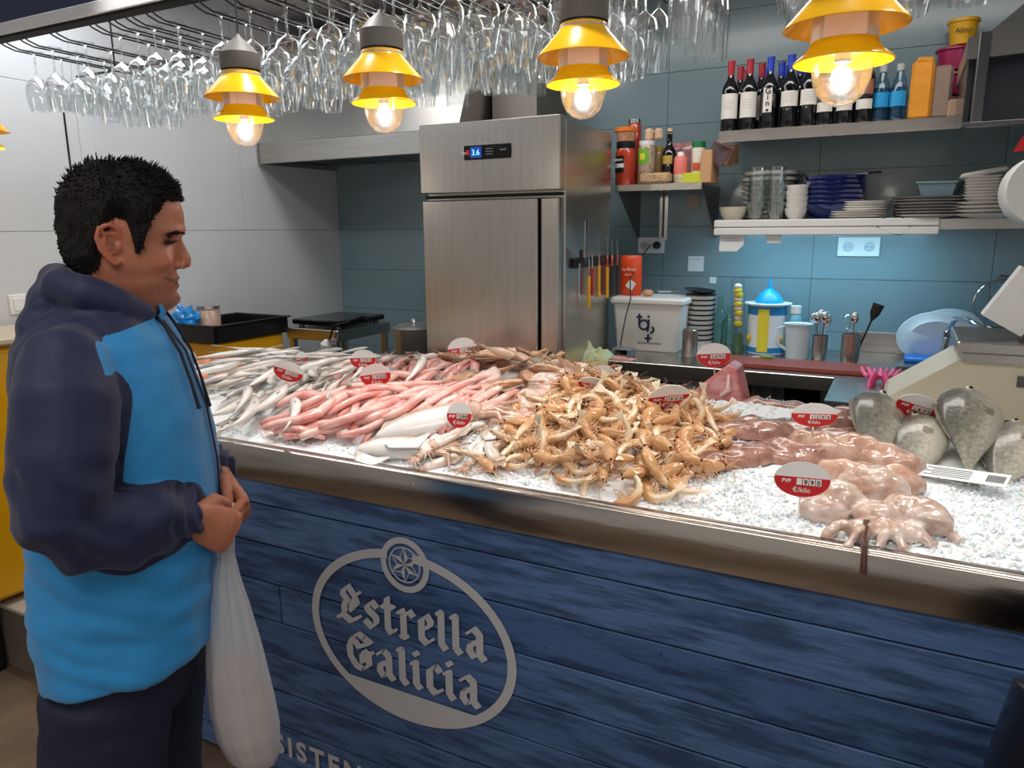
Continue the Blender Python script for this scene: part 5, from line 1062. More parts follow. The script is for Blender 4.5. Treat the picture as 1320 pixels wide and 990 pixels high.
t = thing('green_label_jar', 'clear jar with a green label next to the red jar', 'jar', (J(833, 3.70), 3.70, jz)); B().lathe([(.038, 0), (.042, .006), (.042, .17), (.036, .19)], n=22).build('jar', mat('pale_beans', srgb(170, 150, 130), .3, var=.25, vs=60, coat=.5), t); B().lathe([(.037, .19), (.039, .21), (0, .212)], n=22).build('lid', white, t); wrap(.043, -140, -60, .10, .17, mat('label_green', srgb(110, 176, 40), .5), 'label', t); wrap(.0436, -120, -85, .12, .15, mat('label_yel', srgb(226, 220, 60), .5), 'label_patch', t, 4)
t = thing('garlic_bag', 'net bag of pale garlic on top of the green labelled jar', 'bag', (J(840, 3.72), 3.72, jz + .212)); b = B()
for i in range(9): b.ball((.03 * math.cos(i * 2.1), .02 * math.sin(i * 2.1), .018 + .012 * (i // 3)), (.022, .018, .018), 8)
b.build('cloves', mat('garlic', srgb(214, 176, 148), .6, var=.15, vs=40), t)
t = thing('bean_tray', 'clear tray of tan beans at the front of the jar shelf', 'tray', (J(845, 3.64), 3.645, jz)); B().box((0, 0, .028), (.15, .06, .05), bev=.01).build('beans', mat('beans', srgb(200, 165, 130), .4, bump=1, bs=90, var=.3, vs=90), t); B().box((0, 0, .03), (.156, .066, .058), bev=.01).build('box', clear, t)
t = thing('dark_bottle', 'dark oil bottle with a pale cap on the jar shelf', 'bottle', (J(862, 3.76), 3.76, jz)); B().lathe([(0, 0)] + wine_prof(.036, .255), n=20).build('glass', bg, t); B().lathe([(.014, .245), (.014, .27), (0, .271)], n=14).build('cap', mat('cap_beige', srgb(214, 190, 160), .5), t); wrap(.0368, -130, -50, .10, .14, mat('gold_label', srgb(190, 160, 80), .4), 'label', t)
t = thing('amber_jar', 'small amber jar with a yellow lid behind the bean tray', 'jar', (J(848, 3.80), 3.80, jz)); B().lathe([(.03, 0), (.032, .15), (.025, .17)], n=16).build('jar', mat('amber', srgb(150, 120, 80), .3, coat=.5), t); B().lathe([(.026, .17), (.027, .19), (0, .191)], n=16).build('lid', mat('lid_yel', srgb(210, 180, 60), .4), t)
t = thing('pink_bottle', 'pink squeeze bottle with a white cap on the jar shelf', 'bottle', (J(877, 3.70), 3.70, jz)); B().lathe([(.03, .0), (.032, .05), (.032, .12), (.026, .13)], n=18).build('body', mat('pink_pl', srgb(226, 120, 110), .4), t); B().lathe([(.018, .13), (.014, .15), (0, .152)], n=14).build('cap', white, t); B().lathe([(.0325, .003), (.0325, .045)], n=18).build('label', mat('label_tan', srgb(200, 186, 150), .5, var=.2, vs=50), t)
t = thing('green_cap_bottle', 'white spice bottle with a green cap on the jar shelf', 'bottle', (J(898, 3.72), 3.74, jz + .052)); B().lathe([(.030, .0), (.032, .11), (.030, .12)], n=18).build('body', mat('spice_white', srgb(226, 218, 206), .4), t); B().lathe([(.033, .118), (.033, .145), (0, .147)], n=18).build('cap', mat('green_cap', srgb(20, 120, 70), .4), t); wrap(.0325, -125, -60, .01, .045, mat('label_red2', srgb(200, 90, 50), .5), 'label', t)
t = thing('yellow_tin', 'low yellow green box under the green capped bottle', 'box', (J(896, 3.72), 3.72, jz)); B().box((-.005, 0, .025), (.10, .09, .05), bev=.004).build('box', mat('box_yg', srgb(196, 200, 50), .5), t)
t = thing('cardboard_box', 'open cardboard box full of spice packets at the right of the jar shelf', 'box', (J(914, 3.72), 3.74, jz)); B().box((0, 0, .075), (.05, .16, .15), bev=.003).build('box', mat('cardboard', srgb(196, 150, 110), .7), t)
for i in range(6): B().box((.045 + .012 * (i % 3), -.05 + .03 * i, .13 + .01 * (i % 2)), (.09, .004, .09), ry=.5 - .1 * i, rz=.3 * (i % 3)).build('packet', (mat('packet_dark', srgb(90, 70, 76), .4), mat('packet_pink', srgb(210, 150, 140), .4), mat('packet_tan', srgb(180, 140, 100), .4))[i % 3], t, smooth=False)
t = thing('herb_bag', 'clear bag of reddish dried herbs standing behind the pink bottle', 'bag', (J(880, 3.85), 3.86, jz)); packet(.15, .21, .05, seed=4).build('bag', mat('herb_film', srgb(176, 120, 122), .2, var=.3, vs=30, bump=1, bs=25, coat=.7), t)
# ------------------------------------------------------------ behind the left end: tray, crate, hotplate, pot
tz0, tz1 = at(271, 443, 2.55).z, at(271, 421, 2.55).z
yb_ = thing('yellow_crate', 'yellow crate carrying the black fish tray behind the counter', 'crate', (-3.17, 2.80, FL)); B().box((0, 0, (tz0 - FL) / 2 - .001), (.35, .45, tz0 - FL - .002), bev=.01).build('body', yellow, yb_)
bt = thing('black_tray', 'deep black plastic fish tray lying on the yellow crate', 'tray', (-3.175, 2.80, tz0)); b = B()
w_, d_, h_ = .39, .50, tz1 - tz0
b.box((0, 0, .004), (w_ - .03, d_ - .03, .008))
for sx, sy, ww, dd in ((0, -1, w_, .012), (0, 1, w_, .012), (-1, 0, .012, d_), (1, 0, .012, d_)): b.box((sx * (w_ / 2 - .006), sy * (d_ / 2 - .006), h_ / 2), (ww, dd, h_), bev=.003)
b.build('tub', black, bt); b = B()
for sx, sy, ww, dd in ((0, -1, w_ + .03, .02), (0, 1, w_ + .03, .02), (-1, 0, .02, d_ + .03), (1, 0, .02, d_ + .03)): b.box((sx * (w_ / 2), sy * (d_ / 2), h_), (ww, dd, .008), bev=.002)
b.build('rim', black, bt)
p = at(268, 405, 2.95); t = thing('glass_jar', 'wide glass jar of pinkish preserve behind the black tray', 'jar', (at(268, 400, 2.74).x, 2.74, tz0 + .009)); jh_ = at(268, 394, 2.74).z - tz0 - .009; B().lathe([(.06, 0), (.062, jh_ * .8), (.05, jh_ * .9)], n=24).build('contents', mat('preserve', srgb(196, 164, 146), .3, var=.15, vs=30, coat=.7), t); B().lathe([(.055, jh_ * .88), (.062, jh_ * .92), (.062, jh_), (0, jh_)], n=24).build('lid', chrome, t)
p = at(222, 410, 2.6); t = thing('blue_bag', 'crumpled bright blue plastic bag on the black tray beside the man', 'bag', (-3.28, 2.62, tz0 + .02)); b = B()
def fn(u, v): a = 2 * PI * u; s_ = math.sin(PI * v); q = Vector((math.cos(a) * s_, math.sin(a) * s_, math.cos(PI * v))); k = 1 + .45 * noise.noise(q * 2.2) + .2 * noise.noise(q * 6); return (q.x * .075 * k, q.y * .06 * k, .07 + q.z * .075 * k)
b.grid(fn, 32, 18); b.build('film', mat('blue_film', srgb(30, 140, 215), .25, coat=.5), t, ang=25)
ht = thing('steel_table', 'small steel side table carrying the hotplate left of the fridge', 'table', (-2.76, 3.2, FL)); tz = at(440, 427, 3.0).z
tx0, tx1 = -2.95, at(435, 430, 3.0).x
part(B().box(((tx0 + tx1) / 2, 3.23, tz - .03), (tx1 - tx0, .46, .06), bev=.004), 'top', steel_h, ht, smooth=False)
for x in (tx0 + .03, tx1 - .03):
    for y in (3.02, 3.44): part(B().box((x, y, (FL + tz - .06) / 2), (.03, .03, tz - .06 - FL)), 'leg', steel_h, ht, smooth=False)
part(B().box(((tx0 + tx1) / 2, 3.23, tz - .25), (tx1 - tx0 - .05, .42, .02)), 'shelf', steel_h, ht, smooth=False)
hp_ = thing('hotplate', 'flat black griddle plate on the steel side table', 'griddle', ((tx0 + tx1) / 2, 3.23, tz)); B().box((0, 0, .03), (.33, .40, .03), bev=.006).build('plate', blackg, hp_)
for sx in (-1, 1):
    for sy in (-1, 1): B().lathe([(.015, 0), (.015, .016)], (sx * .13, sy * .16, 0), 10).build('foot', steel_dk, hp_)
q0 = at(425, 437, 2.98); cb = B().tube([at(478, 415, 3.3), at(468, 408, 3.1), at(450, 414, 3.0), at(430, 420, 2.97), tuple(q0)], .005, 6).build('black_cable', black); tag(cb, 'black cable curving over the griddle and hanging in front', 'cable')
t = thing('white_plug', 'white plug hanging on the cable before the steel side table', 'plug', at(419, 444, 2.97)); B().lathe([(.0, -.022), (.018, -.018), (.024, 0), (.012, .022), (.008, .028), (0, .03)], n=14, axis=(.4, 0, 1)).build('plug', white, t)
p = at(523, 440, 3.02); zt_ = at(523, 424, 3.02).z
pt_ = thing('stock_pot', 'steel stock pot with a lid knob between the griddle and the fridge', 'pot', (p.x, 3.1, zt_ - .2)); B().lathe([(.10, 0), (.106, .01), (.106, .19), (.11, .196), (.11, .2), (.08, .215), (0, .22)], n=32).build('body', mat('pot_steel', (.7, .7, .7, 1), .42, 1), pt_); B().lathe([(.006, .22), (.016, .235), (.014, .245), (0, .246)], n=14).build('knob', chrome, pt_); B().tube([(.10, -.02, .17), (.13, -.02, .175), (.13, .03, .175), (.10, .03, .17)], .006, 8).build('handle', chrome, pt_)
pb = thing('low_stand', 'low steel stand carrying the stock pot', 'stand', (p.x, 3.1, FL)); B().box((0, 0, (zt_ - .2 - FL) / 2), (.24, .24, zt_ - .2 - FL - .002), bev=.004).build('body', steel_dk, pb)
# ------------------------------------------------------------ chair at the lower right
cp = at(1311, 930, 1.2); ch = thing('black_chair', 'black moulded chair back with a pale rim highlight at the lower right corner', 'chair', (cp.x + .21, 1.12, FL), R(8)); b = B()
zc_ = at(1300, 850, 1.2).z - FL
def fn(u, v):
    a = PI * (u - .5) * 1.5; k = v; w_ = .235 * (.86 + .14 * math.sin(PI * k)) ; top = 1 - .14 * (2 * abs(u - .5)) ** 2.5
    return (w_ * math.sin(a), .11 - .17 * math.cos(a), .42 + (zc_ - .42) * k * top)
b.grid(fn, 30, 16); o = b.build('backrest', mat('chair_black', srgb(14, 14, 18), .3, coat=.3), ch, ang=180); md = o.modifiers.new('t', 'SOLIDIFY'); md.thickness = .014; md = o.modifiers.new('b', 'BEVEL'); md.width = .005; md.segments = 2
B().box((0, .03, .435), (.44, .40, .03), bev=.014).build('seat', MT['chair_black'], ch)
for sx in (-1, 1):
    for sy in (-1, 1): B().tube([(sx * .17, .03 + sy * .15, .42), (sx * .21, .03 + sy * .2, 0)], [.014, .011], 8).build('leg', black, ch)
# ------------------------------------------------------------ overhead: sign board, steel fascia, glass rack
fa_ = thing('overhead_board', 'dark navy overhead board with a steel edge trim at the upper left', 'board', (-1.2, 1.72, 2.19))
part(B().box(((XL + X1) / 2, 1.715, 2.49), (X1 - XL - .02, .03, .515)), 'board', mat('navy_board', srgb(30, 44, 76), .5), fa_, smooth=False)
part(B().box(((XL + X1) / 2, 1.705, 2.213), (X1 - XL - .02, .05, .040), bev=.003), 'steel_trim', mat('pale_steel', (.80, .81, .82, 1), .35, .35, .02), fa_)
part(B().box(((XL + X1) / 2, 1.71, 2.189), (X1 - XL - .02, .045, .010)), 'lower_edge', rubber, fa_, smooth=False)
gl_rows = [(-3.03, 2.5), (-2.91, 2.35), (-2.73, 2.35), (-2.51, 2.4), (-2.41, 2.4), (-2.32, 2.45), (-2.22, 2.45), (-2.0, 2.4), (-1.87, 2.45), (-1.74, 2.5), (-1.64, 2.5), (-1.55, 2.45), (-1.44, 2.45), (-1.34, 2.45), (-1.24, 2.45), (-1.14, 2.4), (-1.04, 2.4), (-.93, 2.45), (-.80, 2.4), (-.69, 2.36), (-.50, 2.20), (-.26, 2.15), (-.04, 2.06), (.08, 2.0), (.24, 2.05), (.36, 2.05)]
rk_ = thing('glass_rack', 'black wire hanging rack holding rows of upturned glasses overhead', 'rack', (-1.2, 1.76, 2.18))
for x, ye in gl_rows:
    for s_ in (-.016, .016):
        b = B().tube([(x + s_, 1.745, 2.20), (x + s_, 1.765, 2.188), (x + s_, 1.80, 2.178), (x + s_, ye + .04, 2.176)], .0032, 5); o = part(b, 'rod', mat('rod_black', srgb(40, 40, 44), .35, .6), rk_)
for y in (2.25, ): part(B().tube([(XL + .02, y, 2.19), (X1 - .1, y, 2.19)], .005, 6), 'cross_rail', MT['rod_black'], rk_)
for x in (-3.1, -2.1, -1.1, -.1): part(B().tube([(x, 2.25, 2.19), (x, 2.25, CE)], .004, 6), 'hanger', MT['rod_black'], rk_)
gcl = glass('wine_glass', (.93, .95, .955, 1), (.72, .75, .76, 1), .07, 1.0, .20)
kinds = []
for nm, lab, hs, prof in (('wine_glass', 'upturned clear wine glass hanging in the overhead rack', .085, [(.004, -.085), (.012, -.092), (.034, -.108), (.044, -.135), (.045, -.158), (.040, -.190), (.035, -.218)]),
                     ('balloon_glass', 'upturned wide balloon glass hanging in the overhead rack', .075, [(.004, -.075), (.014, -.082), (.040, -.10), (.051, -.13), (.051, -.155), (.045, -.19), (.038, -.225)]),
                     ('tall_glass', 'upturned tall straight stemmed glass hanging in the overhead rack', .06, [(.004, -.06), (.014, -.068), (.032, -.09), (.038, -.13), (.038, -.18), (.036, -.240)])):
    t = thing(nm, lab, 'glass', (0, 0, 0), group=nm.replace('_', ' ') + 'es in the overhead rack')
    B().shell(prof, n=16).build('bowl', gcl, t, ang=180); B().shell([(.034, .002), (.020, -.002), (.006, -.008), (.0038, -.02), (.0035, -hs + .01), (.005, -hs)], n=12).build('stem', gcl, t, ang=180)
    kinds.append([t, False])
rg = random.Random(5)
for ri, (x, ye) in enumerate(gl_rows):
    y = 1.84 + rg.uniform(0, .03); k = 1 if (ri >= 22 or ri in (14, 16, 18)) else rg.choice((0, 0, 2)) if ri > 11 else 0
    while y < ye:
        kk = kinds[k if rg.random() > .2 else 0]
        sc_ = rg.uniform(.93, 1.07); loc = (x + rg.uniform(-.003, .003), y, 2.182)
        if not kk[1]: kk[0].location = loc; kk[1] = True
        else: dup(kk[0], loc=loc, rot=(rg.uniform(-.03, .03), rg.uniform(-.03, .03), rg.uniform(0, 6)), scale=sc_)
        y += (.092 if k != 1 else .10) + rg.uniform(0, .02)
# ------------------------------------------------------------ pendant lamps
ylw = mat('lamp_yellow', srgb(254, 192, 16), .22, coat=.4)
capm = mat('lamp_grey', srgb(104, 102, 98), .55)
def shade(b, prof, th=.0025, n=40): b.shell(prof + [(r_ - th, z_ - th * .3) for r_, z_ in reversed(prof)], n=n)
def pendant(X, Y, Z, label):
    t = thing('pendant_lamp', label, 'lamp', (X, Y, Z))
    B().lathe([(.053, .055), (.054, .06), (.054, .098), (.050, .102), (.030, .125), (.008, .142), (.004, .15)], n=32).build('cap', capm, t)
    B().lathe([(.050, .048), (.050, .056)], n=32).build('cap_ring', black, t)
    b = B(); shade(b, [(.052, .050), (.054, .040), (.062, .030), (.100, -.012), (.103, -.017)]); b.build('upper_shade', ylw, t)
    B().shell([(.054, .045), (.055, -.048)], n=32).build('diffuser', mat('lamp_diffuser', srgb(214, 196, 188), .4, trans=.5), t)
    b = B(); shade(b, [(.055, -.040), (.057, -.048), (.068, -.060), (.082, -.071), (.083, -.074)]); b.build('lower_shade', ylw, t)
    B().shell([(.050, -.05), (.050, -.09), (.047, -.108), (.038, -.128), (.024, -.141), (.010, -.146), (.0, -.147)], n=28).build('glass_dome', glass('dome_glass', (.93, .93, .93, 1), (.6, .6, .6, 1), .2, 1.0, .22), t)
    B().ball((0, 0, -.098), (.017, .017, .020), 14).build('bulb', emit('bulb_glow', (1, .93, .82, 1), 20), t)
    B().lathe([(.014, -.074), (.014, -.04)], n=12).build('holder', capm, t)
    B().tube([(0, 0, .148), (0, 0, CE - Z)], .0025, 6).build('cord', black, t)
    l = bpy.data.lights.new('bulb_light', 'POINT'); l.energy = 3.2; l.color = (1, .93, .84); l.shadow_soft_size = .026
    o = bpy.data.objects.new('bulb_light', l); C.objects.link(o); o.location = (X, Y, Z - .098)
    return t
px_ = at(-34, 140, 1.62)
pendant(px_.x, 1.62, 1.885, 'yellow pendant lamp mostly cut off at the left edge of the picture')
pendant(-1.681, 1.606, 1.885, 'leftmost whole yellow double shade pendant lamp in front of the hood')
pendant(-1.212, 1.63, 1.893, 'yellow double shade pendant lamp hanging just left of the fridge top')
pendant(-.664, 1.63, 1.889, 'yellow double shade pendant lamp hanging over the right end of the fridge')
pendant(-.121, 1.49, 1.855, 'nearest and largest yellow pendant lamp in front of the wine bottles')
# ------------------------------------------------------------ the man
man = thing('person', 'smiling dark haired man in a blue and navy hooded jacket holding a carrier bag', 'person', (-1.17, .82, FL), R(40))
def world_mesh(b, vox, it, name, fac=.5, disp=None):
    me = b.mesh(name, [white], True); o = bpy.data.objects.new(name, me); C.objects.link(o)
    m_ = o.modifiers.new('r', 'REMESH'); m_.mode = 'VOXEL'; m_.voxel_size = vox; m_.use_smooth_shade = True
    if it: m_ = o.modifiers.new('s', 'SMOOTH'); m_.iterations = it; m_.factor = fac
    bpy.context.view_layer.update()
    r_ = bpy.data.meshes.new_from_object(o.evaluated_get(bpy.context.evaluated_depsgraph_get())); bpy.data.objects.remove(o); bpy.data.meshes.remove(me)
    r_.name = name; r_.materials.clear()
    if disp:
        n = len(r_.vertices); ns = [v.normal.copy() for v in r_.vertices]
        for v, nn in zip(r_.vertices, ns): v.co = v.co + nn * disp(v.co)
    for f in r_.polygons: f.use_smooth = True
    return r_
def put(me, name, m_, parent, col=None, attr='pat'):
    me.materials.append(m_)
    if col:
        if attr == 'pat':
            a = me.attributes.new('pat', 'FLOAT', 'POINT'); a.data.foreach_set('value', [col(v.co) for v in me.vertices])
        else:
            a = me.attributes.new('tone', 'FLOAT_COLOR', 'POINT'); d = []
            for v in me.vertices: d += list(col(v.co)) + [1]
            a.data.foreach_set('color', d)
    o = bpy.data.objects.new(name, me); C.objects.link(o); o.parent = parent; o.location = (0, 0, -FL) if parent == man else (0, 0, 0); return o
HR = Matrix.Translation((0, 0, 0)) @ Matrix.Rotation(R(7), 4, 'Z')
def hturn(b): b.v = [tuple(HR @ Vector(v)) for v in b.v]; return b
HEAD = [(1.362, .020, .055, .030), (1.370, -.004, .074, .038), (1.380, -.025, .083, .048), (1.392, -.040, .0845, .055), (1.405, -.050, .083, .061), (1.418, -.057, .085, .064), (1.43, -.062, .084, .065), (1.445, -.066, .086, .068), (1.465, -.070, .090, .070), (1.483, -.072, .094, .071),
        (1.497, -.073, .101, .0725), (1.515, -.073, .105, .0745), (1.535, -.072, .105, .0755), (1.555, -.069, .100, .075), (1.575, -.060, .084, .070), (1.590, -.045, .060, .058), (1.600, -.022, .030, .036), (1.604, 0, .010, .012)]
def interp(T, z_):
    if z_ <= T[0][0]: return T[0][1:]
    for a, b in zip(T, T[1:]):
        if z_ <= b[0]: t_ = (z_ - a[0]) / (b[0] - a[0]); return tuple(p_ * (1 - t_) + q_ * t_ for p_, q_ in zip(a[1:], b[1:]))
    return T[-1][1:]
def head_pt(th, z_, off=0):
    xb, xf, hw = interp(HEAD, z_); xc = xb * .45 + xf * .55; c, s_ = math.cos(th), math.sin(th)
    low = sstep(1.45, 1.37, z_)
    x = xc + ((xf - xc) if c > 0 else (xc - xb)) * c; y = hw * s_ * (1 - (.10 + .30 * low) * max(0, c) ** 1.5)
    if off:
        r_ = Vector((x - xc, y, 0)); r_ = r_.normalized() if r_.length > 1e-5 else Vector((1, 0, 0)); k = sstep(1.56, 1.61, z_)
        x += r_.x * off * (1 - .5 * k); y += r_.y * off * (1 - .5 * k); z_ += off * k
    return Vector((x, y, z_))
def g3(p, c, r_): d = [(p[i] - c[i]) / r_[i] for i in range(3)]; return math.exp(-(d[0] ** 2 + d[1] ** 2 + d[2] ** 2))
hb = B()
zs = [HEAD[0][0] + (HEAD[-1][0] - HEAD[0][0]) * i / 56 for i in range(57)]
nn_ = 64; vs = []
for z_ in zs:
    for i in range(nn_):
        th = 2 * PI * i / nn_; v = head_pt(th, z_); ay = abs(v.y); q = (v.x, ay, v.z)
        dx = -.013 * g3(q, (.09, .030, 1.484), (.03, .017, .010)) + .006 * g3(q, (.095, .025, 1.503), (.04, .03, .007)) + .011 * g3(q, (.075, .040, 1.450), (.03, .016, .014)) - .006 * g3(q, (.08, .026, 1.436), (.03, .004, .010)) \
             + .006 * g3(q, (.08, 0, 1.424), (.03, .022, .005)) + .005 * g3(q, (.08, 0, 1.409), (.03, .018, .005)) - .004 * g3(q, (.08, .012, 1.4165), (.03, .018, .0022)) - .007 * g3(q, (.07, .034, 1.422), (.03, .006, .010)) \
             - .003 * g3(q, (.08, 0, 1.400), (.03, .03, .004)) + .004 * g3(q, (.084, 0, 1.386), (.03, .02, .008)) - .008 * g3(q, (.03, .075, 1.50), (.03, .03, .03))
        v.x += dx; v.y += math.copysign(dx * .5, v.y) if ay > .02 else 0; vs.append(v)
fs = [(j * nn_ + i, j * nn_ + (i + 1) % nn_, (j + 1) * nn_ + (i + 1) % nn_, (j + 1) * nn_ + i) for j in range(56) for i in range(nn_)] + [tuple(range(nn_ - 1, -1, -1)), tuple(56 * nn_ + i for i in range(nn_))]
hb.add(vs, fs)
hb.tube([(.078, 0, 1.496), (.090, 0, 1.484), (.096, 0, 1.468), (.1005, 0, 1.454), (.1005, 0, 1.447), (.092, 0, 1.441)], [(.006, .010), (.0075, .010), (.009, .010), (.0115, .0105), (.011, .0095), (.008, .005)], 14, up=(1, 0, 0))
for sg in (-1, 1):
    hb.ball((.089, sg * .0125, 1.4445), (.010, .0070, .0070), 12)
    er = [(.012, 0, 1.492), (.012, .004, 1.506), (.002, .008, 1.514), (-.012, .010, 1.509), (-.018, .010, 1.494), (-.014, .008, 1.474), (-.004, .004, 1.458), (.004, .001, 1.450), (.010, 0, 1.456)]
    hb.tube([(x, sg * (.073 + y), z_) for x, y, z_ in er], [.004, .0045, .005, .005, .005, .0048, .005, .0055, .003], 8)
    hb.ball((-.003, sg * .0725, 1.483), (.014, .003, .025), 12); hb.ball((.010, sg * .074, 1.478), (.005, .005, .008), 8)
    hb.tube([(.006, sg * .074, 1.498), (-.006, sg * .080, 1.500), (-.008, sg * .079, 1.480), (.004, sg * .075, 1.468)], .0028, 6)
hturn(hb)
hb.tube([(-.045, 0, 1.30), (-.035, 0, 1.36), (-.022, 0, 1.41), (-.005, 0, 1.45)], [(.072, .070), (.062, .062), (.058, .056), (.055, .054)], 24, up=(1, 0, 0))
head_me = world_mesh(hb, .0026, 3, 'body', .5)
hinv = HR.inverted()
SKN = np.array(srgb(190, 122, 94)[:3])
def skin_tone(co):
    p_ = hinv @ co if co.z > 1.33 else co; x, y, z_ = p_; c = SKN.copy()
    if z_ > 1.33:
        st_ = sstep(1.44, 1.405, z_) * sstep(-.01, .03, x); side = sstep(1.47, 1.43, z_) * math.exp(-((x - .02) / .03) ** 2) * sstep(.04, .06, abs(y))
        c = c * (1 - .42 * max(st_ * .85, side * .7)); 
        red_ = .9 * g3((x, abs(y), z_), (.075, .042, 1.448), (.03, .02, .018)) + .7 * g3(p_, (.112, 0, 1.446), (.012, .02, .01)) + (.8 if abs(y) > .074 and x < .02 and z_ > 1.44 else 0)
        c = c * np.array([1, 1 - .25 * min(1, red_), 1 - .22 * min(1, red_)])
        if abs(y) > .066: c = c * (1 - .60 * g3((x, 0, z_), (.002, 0, 1.481), (.006, 1, .012)))  # ear hollow: recess shade painted into the skin colour
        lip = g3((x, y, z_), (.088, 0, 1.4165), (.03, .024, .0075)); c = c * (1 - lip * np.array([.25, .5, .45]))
        if x > .04 and abs(y) < .038: c = c * (1 - .75 * math.exp(-((z_ - 1.4155 - .010 * (y / .034) ** 2) / .0019) ** 2))  # mouth line: shade between the lips painted in as a dark curve
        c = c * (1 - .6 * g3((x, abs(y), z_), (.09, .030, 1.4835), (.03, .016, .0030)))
        c = c * (1 - .35 * g3((x, abs(y), z_), (.085, .027, 1.434), (.03, .0035, .012)))  # smile folds: crease shade put into the colour
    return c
def skinmat():
    m_ = mat('skin', (1, 1, 1, 1), .42, bump=.12, bs=220, sss=.15); N = m_.node_tree.nodes; L = m_.node_tree.links; b = N['Principled BSDF']
    a = N.new('ShaderNodeAttribute'); a.attribute_name = 'tone'; n = N.new('ShaderNodeTexNoise'); n.inputs['Scale'].default_value = 60; r_ = N.new('ShaderNodeMapRange'); r_.inputs[3].default_value = .85; r_.inputs[4].default_value = 1.12; L.new(n.outputs[0], r_.inputs[0])
    x = N.new('ShaderNodeVectorMath'); x.operation = 'SCALE'; L.new(a.outputs['Color'], x.inputs[0]); L.new(r_.outputs[0], x.inputs['Scale']); L.new(x.outputs[0], b.inputs['Base Color']); return m_
skin = skinmat()
# hands: palm, four fingers with three bones each, thumb with three
def hand(wrist, X, Z, mirror, curls, thumb):
    X = Vector(X).normalized(); Z = Vector(Z); Z = (Z - X * Z.dot(X)).normalized(); Y = Z.cross(X) * (-1 if mirror else 1); W_ = Vector(wrist)
    P = lambda x, y, z_: tuple(W_ + X * x + Y * y + Z * z_); b = B()
    b.tube([P(-.045, 0, 0), P(-.03, 0, 0), P(0, 0, 0), P(.03, .0, 0), P(.065, 0, .002), P(.086, 0, .002)], [(.022, .020), (.027, .021), (.028, .019), (.036, .017), (.040, .0155), (.036, .011)], 16, up=tuple(Z))
    for i, (y0, L3) in enumerate(((.0285, (.040, .025, .021)), (.0095, (.044, .028, .022)), (-.0095, (.041, .026, .021)), (-.027, (.034, .021, .019)))):
        a = 0; x, y, z_ = .080 - .004 * abs(i - 1), y0, .002; pts = [P(x - .02, y * .9, z_)] + [P(x, y, z_)]; rr = [.0085, .0100 - .0007 * (i == 3)]
        for j, l in enumerate(L3):
            a += R(curls[i][j]); x += l * math.cos(a); z_ -= l * math.sin(a); y += .0008 * (1.5 - i); pts.append(P(x, y, z_)); rr.append((.0092, .0084, .0066)[j] - (.0008 if i == 3 else 0))
        # round the knuckles by adding mid points
        P2 = [pts[0]]; R2 = [rr[0]]
        for k_ in range(1, len(pts)):
            P2.append(tuple((Vector(pts[k_ - 1]) + Vector(pts[k_])) / 2)); R2.append((rr[k_ - 1] + rr[k_]) / 2 * .95); P2.append(pts[k_]); R2.append(rr[k_])
        b.tube(P2, R2, 10, up=tuple(Y)); b.ball(pts[-1], .0068 - (.0008 if i == 3 else 0), 10)
        b.ball(pts[1], .0105, 10)
    tp = [P(*q) for q in thumb]; b.tube(tp, [.015, .0135, .0105, .0095, .0075], 12); b.ball(tp[-1], .0076, 10); return b
NW, FW = (.098, -.120, 1.030), (.118, .070, 1.035)
h1 = hand(NW, (.62, .52, -.58), (.25, -.95, .25), False, ((62, 78, 40), (66, 82, 42), (70, 84, 44), (74, 84, 44)), ((.012, .018, -.006), (.030, .040, -.012), (.058, .042, -.022), (.078, .030, -.030), (.092, .020, -.036)))
h2 = hand(FW, (.50, -.62, -.60), (.80, .50, .25), True, ((58, 80, 42), (62, 84, 42), (68, 84, 44), (72, 84, 44)), ((.012, .018, -.006), (.030, .040, -.010), (.056, .044, -.020), (.078, .034, -.028), (.092, .026, -.034)))
hands = B(); hands.v = h1.v; hands.f = h1.f; hands.m = h1.m; hands.add(h2.v, h2.f)
hands_me = world_mesh(hands, .0017, 2, 'hands', .5)
# hidden trunk under the clothes keeps head and hands one body
tr = B(); tr.tube([(-.05, 0, .72), (-.04, 0, .95), (-.04, 0, 1.15), (-.045, 0, 1.28), (-.04, 0, 1.345)], [(.13, .10), (.125, .10), (.14, .10), (.13, .08), (.055, .055)], 20, up=(1, 0, 0))
for sg in (-1, 1):
    wr_ = NW if sg < 0 else FW; el = (-.055, sg * .235, 1.075)
    tr.tube([(-.04, sg * .12, 1.29), (-.045, sg * .19, 1.24), el, tuple(Vector(el).lerp(Vector(wr_), .5)), tuple(Vector(wr_) + (Vector(el) - Vector(wr_)) * .15)], [.05, .046, .040, .034, .026], 12)
    tr.tube([(-.06, sg * .08, .76), (-.08, sg * .095, .3), (-.09, sg * .10, -.12)], [.085, .055, .04], 14)
trunk_me = world_mesh(tr, .012, 2, 'trunk')
bm = bmesh.new(); bm.from_mesh(head_me); bm.from_mesh(hands_me); bm.from_mesh(trunk_me); body_me = bpy.data.meshes.new('body'); bm.to_mesh(body_me); bm.free()
for f in body_me.polygons: f.use_smooth = True
put(body_me, 'body', skin, man, skin_tone, 'tone')
